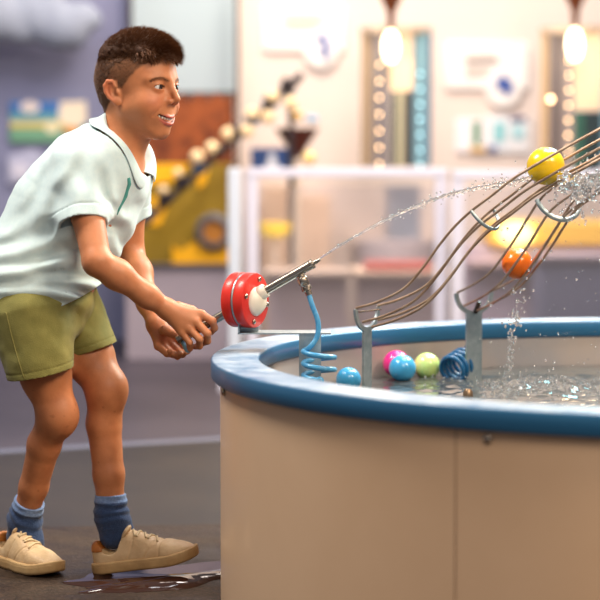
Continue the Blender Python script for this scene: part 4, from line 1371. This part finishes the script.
for i in RNG.choice(edge, size=min(900, len(edge)), replace=False):
    c0 = qc[i]
    n0 = nrm(c0 - np.array([0.5, 0, 3.5]))
    fr = float(sstep(3.0, 7.0, c0[0]))
    L_ = (0.5 + 0.35 * RNG.random()) * (1 - fr) + (1.0 + 0.9 * RNG.random()) * fr
    dd = np.array([0.55 * fr - 0.15, 0.12 * np.sign(c0[1]), -1.0 + 0.25 * fr]) + RNG.normal(0, 0.22, 3)
    dd = nrm(dd - n0 * min(0, 0) )
    b0 = c0 - n0 * 0.12
    b1 = b0 + nrm(dd * 0.8 + n0 * 0.45) * L_ * 0.5
    b2 = b1 + nrm(dd + n0 * 0.05) * L_ * 0.5
    w = 0.0011 if fr > 0.3 else 0.0006
    mb.tube([from_head(b0), from_head(b1), from_head((b1 + b2) / 2), from_head(b2)], [w, w * 0.85, w * 0.5, 0.0001], 5)
M['lock'] = mat('hair_lock', srgb(88, 55, 34), 0.45, col2=srgb(112, 72, 46), scale=80, spec=0.35)
mb.build('fringe', M['lock'], hair, sharp=180)
for s in (1, -1):
    mb = MB()
    bl = spline([(0, 1.3 * s, 1.25), (0, 2.6 * s, 1.75), (0, 4.1 * s, 1.65), (0, 5.0 * s, 1.15)], 40)
    for c in bl:
        for xx in np.arange(11, 5, -0.04):
            if head_sdf(np.array([[xx, c[1], c[2]]]))[0] < 0: break
        c[0] = xx + 0.06
    for k, c in enumerate(bl):
        for j in range(2):
            c0 = c + np.array([-0.1, 0, RNG.normal(0, 0.14)])
            c1 = c0 + np.array([-0.1, 0.42 * s, 0.12])
            mb.tube([from_head(c0), from_head((c0 + c1) / 2 + [0.06, 0, 0]), from_head(c1)], [0.0003, 0.0003, 0.0001], 4)
    mb.build('eyebrow', M['lock'], boy, smooth=False)

# ---------------------------------------------------------------- polo shirt
M['shirt'] = mat('pale_aqua_pique', srgb(204, 222, 222), 0.85, col2=srgb(196, 217, 219), scale=90, bump=0.12, bscale=700, sheen=0.25)
M['placket'] = mat('placket_teal', srgb(70, 140, 132), 0.8)
HEM_N = nrm(np.array([0.14, 0.0, -1.0])); HEM_P = J(40, 303.5, 4.40)
SLR0, SLR1 = J(78, 168, 4.365), J(84, 229, 4.305)
SLL0, SLL1 = J(127, 163, 4.56), J(131, 220, 4.585)
NK_B, NK_F = J(104, 114, 4.47), J(138, 173, 4.46)
NC = (NK_B + NK_F) / 2


def folds(p):
    n = 0
    # drag folds from the armpit and the belly
    a = (p - J(100, 235, 4.38))
    w = np.exp(-np.einsum('ij,ij->i', a, a) / 0.011)
    n = n + 0.0070 * w * np.sin(a @ np.array([42.0, 10, 70.0]) + 2 * vnoise(p, 14, 2))
    b = (p - J(45, 262, 4.36)); w = np.exp(-np.einsum('ij,ij->i', b * [0.8, 1, 1.4], b * [0.8, 1, 1.4]) / 0.010)
    n = n + 0.0074 * w * np.sin(b @ np.array([-30.0, 12, 128.0]) + 3.0 * vnoise(p, 11, 4))
    c = (p - J(62, 292, 4.36)); w = np.exp(-np.einsum('ij,ij->i', c * [0.6, 1, 1.6], c * [0.6, 1, 1.6]) / 0.006)
    n = n + 0.0080 * w * np.sin(c @ np.array([20.0, 10, 190.0]) + 2.5 * vnoise(p, 13, 6))
    e = (p - J(62, 190, 4.33)); w = np.exp(-np.einsum('ij,ij->i', e, e) / 0.008)
    n = n + 0.0050 * w * np.sin(e @ np.array([95.0, 10, -46.0]) + 2.0 * vnoise(p, 14, 7))
    g = (p - J(102, 200, 4.34)); w = np.exp(-np.einsum('ij,ij->i', g, g) / 0.0035)
    n = n + 0.006 * w * np.sin(g @ np.array([130.0, 10, 34.0]) + 2.0 * vnoise(p, 16, 8))
    n = n + 0.0034 * vnoise(p, 17, 11) + 0.0012 * vnoise(p, 38, 12)
    return n


def shirt_body(p, o):
    d = torso_sdf(p, 0.010 + o)
    d = smin(d, chain(p, [J(90, 195, 4.46), J(80, 240, 4.45), J(61, 280, 4.44)], [0.056 + o, 0.060 + o, 0.064 + o]), 0.05)
    d = smin(d, chain(p, [J(90, 138, 4.44), J(74, 157, 4.43), J(44, 203, 4.43), J(33, 240, 4.43)], [0.028 + o, 0.048 + o, 0.070 + o, 0.085 + o]), 0.05)
    d = smin(d, cone(p, J(18, 285, 4.42), J(54, 290, 4.42), 0.106 + o, 0.094 + o), 0.05)
    d = smin(d, chain(p, [J(86, 156, 4.38), J(110, 152, 4.46), J(127, 158, 4.545)], [0.032 + o, 0.040 + o, 0.034 + o], 0.02), 0.04)
    return d


SL_NORMAL_R = nrm(nrm(SLR1 - SLR0) + np.array([0.16, 0, 0]) * -1)


def shirt_sdf(p):
    f = folds(p)
    bo, bi = shirt_body(p, 0.0) + f, shirt_body(p, -0.0065) + f
    hemz = J(20, 304.5, 4.40)[2] + 0.60 * np.maximum(p[:, 0] - J(66, 300, 4.40)[0], 0) + 0.003 * np.sin(p[:, 0] * 45) - p[:, 2]
    bo0 = bo
    bo = np.maximum(bo, hemz)
    out, inn = bo, bi
    for s0, s1, ra, rb, k in ((SLR0, SLR1, 0.056, 0.0545, 0.030), (SLL0, SLL1, 0.048, 0.045, 0.03)):
        ax = nrm(s1 - s0)
        h = (p - s1) @ ax + 0.010
        so = cone(p, s0, s1, ra, rb) + f + 0.0018 * np.exp(-((h + 0.026) / 0.0022) ** 2)
        si = np.maximum(cone(p, s0, s1, ra - 0.0065, rb - 0.0065) + f, h - 0.002)
        si = np.maximum(si, -bo0)
        out = smin(out, np.maximum(so, h), k)
        inn = np.minimum(inn, si)
    d = smax(out, -inn, 0.001)
    # neck opening: a slanted cut along the collar line
    w = p - NC
    h = w @ A3
    r = np.linalg.norm(w - h[:, None] * A3, axis=1)
    d = np.maximum(d, -np.maximum(-(h + 0.004), r - 0.092))
    nk = cone(p, NC - 0.05 * A3, NC + 0.12 * A3, 0.046, 0.058)
    return np.maximum(d, -nk)


A1 = nrm(NK_F - NK_B)
A2_ = nrm(Ts - A1 * (Ts @ A1)); A3 = np.cross(A1, A2_)
if A3 @ Tup < 0: A3 = -A3
V, F, _ = sdf_mesh(shirt_sdf, [-0.86, 4.12, 0.50], [-0.27, 4.80, 1.12], 0.0027)
V, F, kv = keep_main(V, F, 0.05)
shirt = MB().add(V, F).build('shirt', M['shirt'], boy, sharp=60, label='pale aqua short-sleeved polo shirt')

# collar: a folded leaf round the neck, points at the front
a1 = nrm(NK_F - NK_B); hl = np.linalg.norm(NK_F - NK_B) / 2
a2 = nrm(Ts - a1 * (Ts @ a1)); a3 = np.cross(a1, a2)
if a3 @ Tup < 0: a3 = -a3
def on_cloth(p, d):
    """slide a point to distance d above the shirt cloth"""
    p = np.array(p, float)
    for _ in range(6):
        e = 0.002
        v = shirt_body(p[None], 0.0)[0]
        g = np.array([shirt_body((p + e * np.eye(3)[k])[None], 0.0)[0] - shirt_body((p - e * np.eye(3)[k])[None], 0.0)[0] for k in range(3)]) / (2 * e)
        p = p - nrm(g) * (v - d) * 0.9
    return p


mb = MB(); rows = []
phis = np.linspace(math.radians(6), math.radians(354), 90)
for ph in phis:
    c_, s_ = math.cos(ph), math.sin(ph)
    pt = max(0.0, (math.cos(ph) - 0.30) / 0.70)
    sgn = 1.0 if s_ > 0 else -1.0
    radial = nrm(a1 * c_ * 0.9 + a2 * s_ * 1.2)
    rim0 = NC + a1 * (hl - 0.003) * c_ + a2 * 0.049 * s_ - a3 * 0.006
    rim = NC + a1 * (hl + 0.001) * c_ + a2 * 0.0525 * s_ + a3 * (0.013 + 0.004 * max(0, -c_) - 0.005 * pt)
    dirn = nrm(radial * (1.0 - 0.75 * pt) + a2 * sgn * 0.75 * pt + a1 * 0.12 * pt)
    ln_ = 0.034 + 0.006 * pt
    o1 = on_cloth(rim + dirn * ln_ * 0.40 - a3 * 0.010, 0.0085)
    o2 = on_cloth(rim + dirn * ln_ * 0.75 - a3 * 0.018, 0.0065)
    o3 = on_cloth(rim + dirn * ln_ - a3 * 0.024, 0.0055)
    rows.append([rim0, (rim0 + rim) / 2, rim, (rim + o1) / 2 + 0.0025 * nrm(a3 + radial), o1, o2, o3])
R_ = np.array(rows); nr, nc_ = R_.shape[:2]
F = [[i * nc_ + k, i * nc_ + k + 1, (i + 1) * nc_ + k + 1, (i + 1) * nc_ + k] for i in range(nr - 1) for k in range(nc_ - 1)]
mb.add(R_.reshape(-1, 3), F)
mb.build('collar', M['shirt'], shirt, sharp=70, solid=0.0030, sub=1)

# ---------------------------------------------------------------- shorts
M['shorts'] = mat('olive_cotton', srgb(146, 140, 76), 0.85, col2=srgb(128, 124, 64), scale=26, bump=0.15, bscale=420, mix=(0.35, 0.7), sheen=0.1)
SR1, SL1 = J(43, 384, 4.36), J(95, 352, 4.48)
SAX_R = nrm(SR1 - J(30, 318, 4.385)); SAX_L = nrm(SL1 - J(58, 305, 4.53))
HR_N = nrm(np.array([0.20, 0.05, -1.0])); HL_N = nrm(np.array([0.33, 0.0, -1.0]))


def shorts_vol(p, o):
    r = cone(p, J(30, 312, 4.385), J(44, 392, 4.36), 0.094 + o, 0.066 + o)
    l = cone(p, J(58, 300, 4.53), J(98, 360, 4.475), 0.090 + o, 0.056 + o)
    return r, l, ell(p, PELV, (0.122 + o, 0.140 + o, 0.12 + o), TR2)


def shorts_sdf(p):
    n = 0.0022 * vnoise(p, 22, 31) + 0.0012 * vnoise(p, 50, 32)
    b = p - J(70, 318, 4.40); w = np.exp(-np.einsum('ij,ij->i', b, b) / 0.006)
    n = n + 0.0025 * w * np.sin(b @ np.array([70.0, 0, 90.0]))
    r, l, pv = shorts_vol(p, 0.0)
    # side seam and hem stitching on the near leg
    seam = cone(p, J(4, 318, 4.33), J(22, 385, 4.31), 0.0, 0.0)
    r = r - 0.0016 * np.exp(-(seam / 0.003) ** 2) * 0 + 0.0
    ch = (p - J(45, 376.5, 4.30)) @ HR_N + 0.014
    r = r + 0.0016 * np.exp(-(ch / 0.0016) ** 2)
    ch2 = (p - J(94, 350.5, 4.43)) @ HL_N + 0.014
    l = l + 0.0016 * np.exp(-(ch2 / 0.0016) ** 2)
    r2 = np.maximum(r + n, (p - J(45, 376.5, 4.30)) @ HR_N)
    l2 = np.maximum(l + n, (p - J(94, 350.5, 4.43)) @ HL_N)
    ri, li, pi_ = shorts_vol(p, -0.0075)
    out = smin(smin(r2, pv + n, 0.02), l2, 0.006)
    inn = np.minimum(np.minimum(ri, li), pi_)
    wz = (p - J(40, 276, 4.45)) @ np.array([-0.1, 0, 1.0])
    return np.maximum(np.maximum(out, -inn), wz)


V, F, _ = sdf_mesh(shorts_sdf, [-0.80, 4.18, 0.36], [-0.36, 4.74, 0.66], 0.0027)
V, F, kv = keep_main(V, F, 0.05)
shorts = MB().add(V, F).build('shorts', M['shorts'], boy, sharp=60, label='olive cotton shorts')


def on_surface(fn, px, py, Y0, Y1):
    """first hit of the line of sight with fn < 0"""
    for Y in np.linspace(Y0, Y1, 400):
        p = U(px, py, Y)
        if fn(p[None])[0] < 0: return p
    return U(px, py, Y1)


M['thread'] = mat('olive_thread', srgb(138, 131, 72), 0.8)
sp = [on_surface(shorts_sdf, 6 + 14 * t + 4 * t * t, 312 + 66 * t, 4.1, 4.5) for t in np.linspace(0, 1, 24)]
MB().tube(np.array(sp) - [0, 0.0004, 0], 0.0017, 6).build('side_seam', M['thread'], shorts, sharp=180)

# placket and buttons on the shirt front
pp = [on_surface(shirt_sdf, x, y, 4.2, 4.62) for x, y in ((128.5, 178), (129, 184), (127, 190), (125.5, 196), (122.5, 202), (119.5, 208), (117, 215))]
MB().tube(np.array(pp) - [0, 0.0006, 0], [0.0042, 0.0050, 0.0042, 0.0046, 0.0036, 0.003, 0.001], 8).build('placket', M['placket'], shirt, sharp=180, label='dark teal gap of the open placket')
M['trim_tape'] = mat('cream_tape', srgb(206, 200, 180), 0.8)
MB().tube(np.array(pp) + [-0.0060, -0.002, 0.0], [0.0022, 0.0028, 0.0022, 0.003, 0.002, 0.0024, 0.001], 8).build('placket_tape', M['trim_tape'], shirt, sharp=180)
bq = on_surface(shirt_sdf, 137.5, 177.5, 4.2, 4.62)
MB().lathe([(0.0, 0.0), (0.0042, 0.0), (0.0042, 0.0018), (0.0, 0.0014)], bq - [0, 0.002, 0], (0.4, -0.9, 0.1), 14).build('button', M['placket'], shirt)

# ---------------------------------------------------------------- socks and shoes
M['sock'] = mat('blue_sock', srgb(60, 84, 124), 0.9, vcol=True, col2=(0.72, 0.75, 0.8, 1), scale=160, bump=0.35, bscale=330, sheen=0.2)


def sock(an, kn, fd, top):
    up = nrm(kn - an)
    def fn(p):
        d = chain(p, [an + up * (top + 0.02), an + up * 0.02, an - up * 0.02, an - up * 0.062], [0.0335, 0.0325, 0.034, 0.029], 0.01)
        d = smin(d, cone(p, an - up * 0.012, an + fd * 0.030 - np.array([0, 0, 0.060]), 0.032, 0.024), 0.02)
        d = d + 0.0016 * np.sin(((p - an) @ up) * 300 + 3 * vnoise(p, 25, 3)) * np.exp(-((((p - an) @ up) - 0.0) / 0.03) ** 2) + 0.0008 * vnoise(p, 60, 3)
        return np.maximum(d, (p - an) @ up - top)
    V, F, _ = sdf_mesh(fn, an - 0.13, an + 0.13, 0.0024)
    h = (V - an) @ up
    c = np.tile(np.array(srgb(52, 74, 112)[:3]), (len(V), 1))
    k = sstep(top - 0.0165, top - 0.0145, h)[:, None]
    c = c * (1 - k) + k * np.array(srgb(128, 154, 196)[:3])
    return MB().add(V, F).build('sock', M['sock'], boy, sharp=70, cols=c, label='blue ribbed ankle sock with a lighter band')


sock(AN_R, KN_R, FDIR_R, 0.034)
sock(AN_L, KN_L, FDIR_L, 0.030)

M['leather'] = mat('cream_leather', srgb(222, 190, 146), 0.5, col2=srgb(196, 160, 116), scale=22, bump=0.12, bscale=120, mix=(0.35, 0.72))
M['sole'] = mat('cream_rubber', srgb(206, 170, 118), 0.6, col2=srgb(168, 130, 84), scale=16, mix=(0.4, 0.75), bump=0.1)
M['tab'] = mat('tan_heel_tab', srgb(176, 104, 42), 0.5)
M['lace'] = mat('cream_lace', srgb(214, 190, 150), 0.8)
M['outsole'] = mat('dark_outsole', srgb(70, 46, 30), 0.7)


def shoe(heel, fd, roll, label, ln=0.225):
    """heel: ground point under the back of the heel; fd: direction of the foot (unit, may tilt up)"""
    X = nrm(fd); Yl = nrm(np.cross((0, 0, 1), X)); Z = np.cross(X, Yl)
    R = np.stack([X, Yl, Z], 1)
    def loc(p): return (p - heel) @ R
    def wld(q): return heel + np.asarray(q, float) @ R.T
    s = ln / 0.225
    # plan outline as a run of discs: (x, y, r); y>0 is the far side for the left foot
    plan = [(0.030, 0.0, 0.0290), (0.075, 0.002 * roll, 0.0300), (0.130, 0.001 * roll, 0.0365), (0.170, -0.002 * roll, 0.0385), (0.190, -0.003 * roll, 0.0340)]
    plan = [(a * s, b, c) for a, b, c in plan]
    def d2(q, o):
        p2 = q.copy(); p2[:, 2] = 0
        return chain(p2, [np.array((a, b, 0.0)) for a, b, _ in plan], [c + o for _, _, c in plan], 0.01)
    def sole_fn(p):
        q = loc(p)
        toe = 0.012 * np.clip((q[:, 0] - 0.15 * s) / (0.075 * s), 0, 1) ** 2      # toe spring
        z = q[:, 2] - toe
        th = 0.013 - 0.0005 * np.clip(q[:, 0] / 0.2, 0, 1)
        a = d2(q, 0.0035 + 0.001 * np.clip(z / 0.03, 0, 1)) + 0.0009 * np.exp(-((z - 0.0195) / 0.0013) ** 2)
        b = np.abs(z - th) - th
        return smax(a, b, 0.007)
    def upper(p):
        q = loc(p)
        toe = 0.010 * np.clip((q[:, 0] - 0.15 * s) / (0.075 * s), 0, 1) ** 2
        z = q[:, 2] - toe
        xs = q[:, 0] / s
        # instep profile
        top = np.interp(xs, [-0.01, 0.0, 0.03, 0.055, 0.085, 0.11, 0.14, 0.18, 0.205, 0.23], [0.074, 0.076, 0.070, 0.071, 0.090, 0.080, 0.064, 0.051, 0.042, 0.030])
        k = np.clip((z - 0.02) / (top - 0.02), 0, 1.4)
        ins = 0.004 + 0.024 * k ** 2.6 * np.clip((xs - 0.0) / 0.06, 0.25, 1)
        a = d2(q, 0.0015) + ins * 0.9
        d = smax(a, z - top, 0.018)
        d = smax(d, 0.012 - z, 0.002)
        # opening for the ankle
        hole = cone(q, (0.045 * s, 0, 0.058), (0.050 * s, 0, 0.12), 0.027, 0.030)
        d = smax(d, -hole, 0.006)
        # panel lines: toe cap, side panels, collar
        l1 = np.abs(xs - (0.158 + 0.9 * np.abs(q[:, 1]) ** 1.2 * -0.6))
        d = d + 0.0022 * np.exp(-(l1 / 0.0022) ** 2)
        l2 = np.abs((xs - 0.085) - (z - 0.03) * 0.35); d = d + 0.0020 * np.exp(-(l2 / 0.0020) ** 2) * (z < 0.068)
        l3 = np.abs((xs - 0.120) - (z - 0.03) * 0.7); d = d + 0.0020 * np.exp(-(l3 / 0.0020) ** 2) * (z < 0.058)
        d = d + 0.0010 * vnoise(q, 45, 5)
        return d
    c = wld((0.11 * s, 0, 0.05))
    V, F, _ = sdf_mesh(upper, c - 0.16, c + 0.16, 0.0022)
    V, F, kv = keep_main(V, F, 0.1)
    sh = MB().add(V, F).build('shoe', M['leather'], boy, sharp=70, label=label)
    V, F, _ = sdf_mesh(sole_fn, c - 0.17, c + 0.17, 0.0022)
    MB().add(V, F).build('sole', M['sole'], sh, sharp=70)
    mbo = MB()
    ol = []
    V2, F2, _ = sdf_mesh(lambda p: np.maximum(sole_fn(p) + 0.003, np.abs(loc(p)[:, 2] - 0.012 * np.clip((loc(p)[:, 0] - 0.15 * s) / (0.075 * s), 0, 1) ** 2) - 0.0028), c - 0.17, c + 0.17, 0.0025)
    # heel tab: outer skin of the heel
    def tabf(p):
        q = loc(p)
        return np.maximum(np.maximum(upper(p) - 0.0018, q[:, 0] - 0.030 * s), np.maximum(0.050 - q[:, 2], -(upper(p) + 0.004)))
    V, F, _ = sdf_mesh(tabf, c - 0.16, c + 0.16, 0.0022)
    MB().add(V, F).build('heel_tab', M['tab'], sh, sharp=70, label='tan leather heel tab')
    # laces
    for i in range(5):
        x = (0.098 + 0.0115 * i) * s
        pts = []
        for t in np.linspace(-1, 1, 13):
            y = t * (0.0155 + 0.0008 * i)
            zt = 0.15
            xx = x + 0.004 * t * (1 if i % 2 else -1)
            for z in np.arange(0.11, 0.03, -0.001):
                if upper(wld((xx, y, z))[None])[0] < 0.0014: break
            pts.append((xx, y, z))
        MB().tube([wld(v) for v in pts], 0.0026, 8).build('lace', M['lace'], sh, sharp=180)
    # tongue
    tg = [(0.072 * s, 0, 0.080), (0.082 * s, 0, 0.092), (0.088 * s, 0, 0.098)]
    def tongue(p):
        q = loc(p)
        return ell(q, (0.082 * s, 0, 0.081), (0.0065, 0.0175, 0.019), roty(math.radians(-38)).T)
    V, F, _ = sdf_mesh(tongue, wld((0.08, 0, 0.086)) - 0.045, wld((0.08, 0, 0.086)) + 0.045, 0.0024)
    MB().add(V, F).build('tongue', M['leather'], sh, sharp=180)
    return sh


FR_D = nrm((0.66, -0.75, 0.0))
hl_R = np.array([J(-1, 566, 4.545)[0], 4.545, 0.006])
hl_L = np.array([J(93.5, 576, 4.43)[0], 4.43, 0.0025])
shoe(hl_R, FR_D, -1, 'cream leather trainer planted flat, pointing toward the viewer', 0.225)
shoe(hl_L, nrm((0.975, -0.12, 0.155)), 1, 'cream leather trainer on its heel with the toe raised', 0.240)
# ================================================================ light
def area(name, loc, tgt, size, power, col, size_y=None):
    l = bpy.data.lights.new(name, 'AREA'); l.energy = power; l.color = col; l.size = size
    if size_y: l.shape = 'RECTANGLE'; l.size_y = size_y
    o = bpy.data.objects.new(name, l); COL.objects.link(o)
    o.location = loc
    o.rotation_euler = (Vector(tgt) - Vector(loc)).to_track_quat('-Z', 'Y').to_euler()
    return o
def point(name, loc, power, col, r=0.08):
    l = bpy.data.lights.new(name, 'POINT'); l.energy = power; l.color = col; l.shadow_soft_size = r
    o = bpy.data.objects.new(name, l); COL.objects.link(o); o.location = loc
    return o

area('ceiling_key', (-1.5, 4.3, 3.0), (-0.5, 4.45, 0.7), 0.8, 70, (1.0, 0.93, 0.84))
area('warm_back', (1.6, 5.9, 2.5), (-0.35, 4.45, 0.8), 0.7, 75, (1.0, 0.80, 0.56))
area('warm_front', (2.0, 2.6, 2.6), (-0.25, 4.4, 0.9), 0.8, 62, (1.0, 0.80, 0.58))
area('ceiling_tank', (0.9, 5.0, 3.2), (0.7, 4.4, 0.3), 1.2, 55, (0.92, 0.96, 1.0))
area('wall_wash', (0.0, 8.5, 3.2), (0.1, 10.0, 1.4), 0.8, 56, (1.0, 0.84, 0.66))
area('hall_fill', (0.6, 7.2, 3.4), (0.6, 8.8, 0.6), 1.6, 50, (1.0, 0.86, 0.76))
area('table_fill', (0.5, 6.4, 3.1), (0.5, 8.4, 0.4), 0.8, 34, (1.0, 0.88, 0.84))  # added fill that brightens the tables behind the barriers
area('left_fill', (-1.6, 7.5, 3.2), (-1.2, 9.6, 1.0), 1.2, 22, (0.86, 0.88, 1.0))
point('lamp_light', tuple(LP1 + [0, -0.08, -0.06]), 1.5, (1.0, 0.84, 0.62))
point('lamp_light', tuple(LP2 + [0, -0.08, -0.06]), 1.5, (1.0, 0.84, 0.62))
area('front_fill', (0.8, 0.6, 3.2), (0.6, 3.6, 0.3), 1.4, 55, (1.0, 0.86, 0.70))  # added fill behind the camera for the near side of the tank
area('cyan_fill', (1.1, 5.9, 1.7), (-0.4, 4.45, 0.75), 0.4, 16, (0.4, 0.88, 1.0))  # added unseen source that tints the shirt front cyan
w = bpy.data.worlds.new('world'); SC.world = w; w.use_nodes = True
w.node_tree.nodes['Background'].inputs[0].default_value = (0.62, 0.6, 0.64, 1)
w.node_tree.nodes['Background'].inputs[1].default_value = 0.32

cd_ = bpy.data.cameras.new('camera'); cam = bpy.data.objects.new('camera', cd_); COL.objects.link(cam)
cam.location = (0, 0, CAM_H)
cam.rotation_euler = (PI / 2 - PITCH, 0, 0)
cd_.sensor_width = 36.0
cd_.lens = FPX * 36.0 / 600.0
cd_.clip_start = 0.05
cd_.dof.use_dof = True
cd_.dof.focus_distance = 4.36
cd_.dof.aperture_fstop = 2.4
cd_.dof.aperture_blades = 0
SC.camera = cam
SC.view_settings.view_transform = 'Standard'
SC.view_settings.look = 'None'
SC.view_settings.exposure = 0.32
SC.view_settings.gamma = 1.0
SC.view_settings.use_curve_mapping = False
SC.cycles.use_denoising = True
SC.cycles.max_bounces = 10
SC.cycles.transmission_bounces = 10
SC.cycles.caustics_refractive = False
SC.cycles.caustics_reflective = False
SC.cycles.sample_clamp_indirect = 6
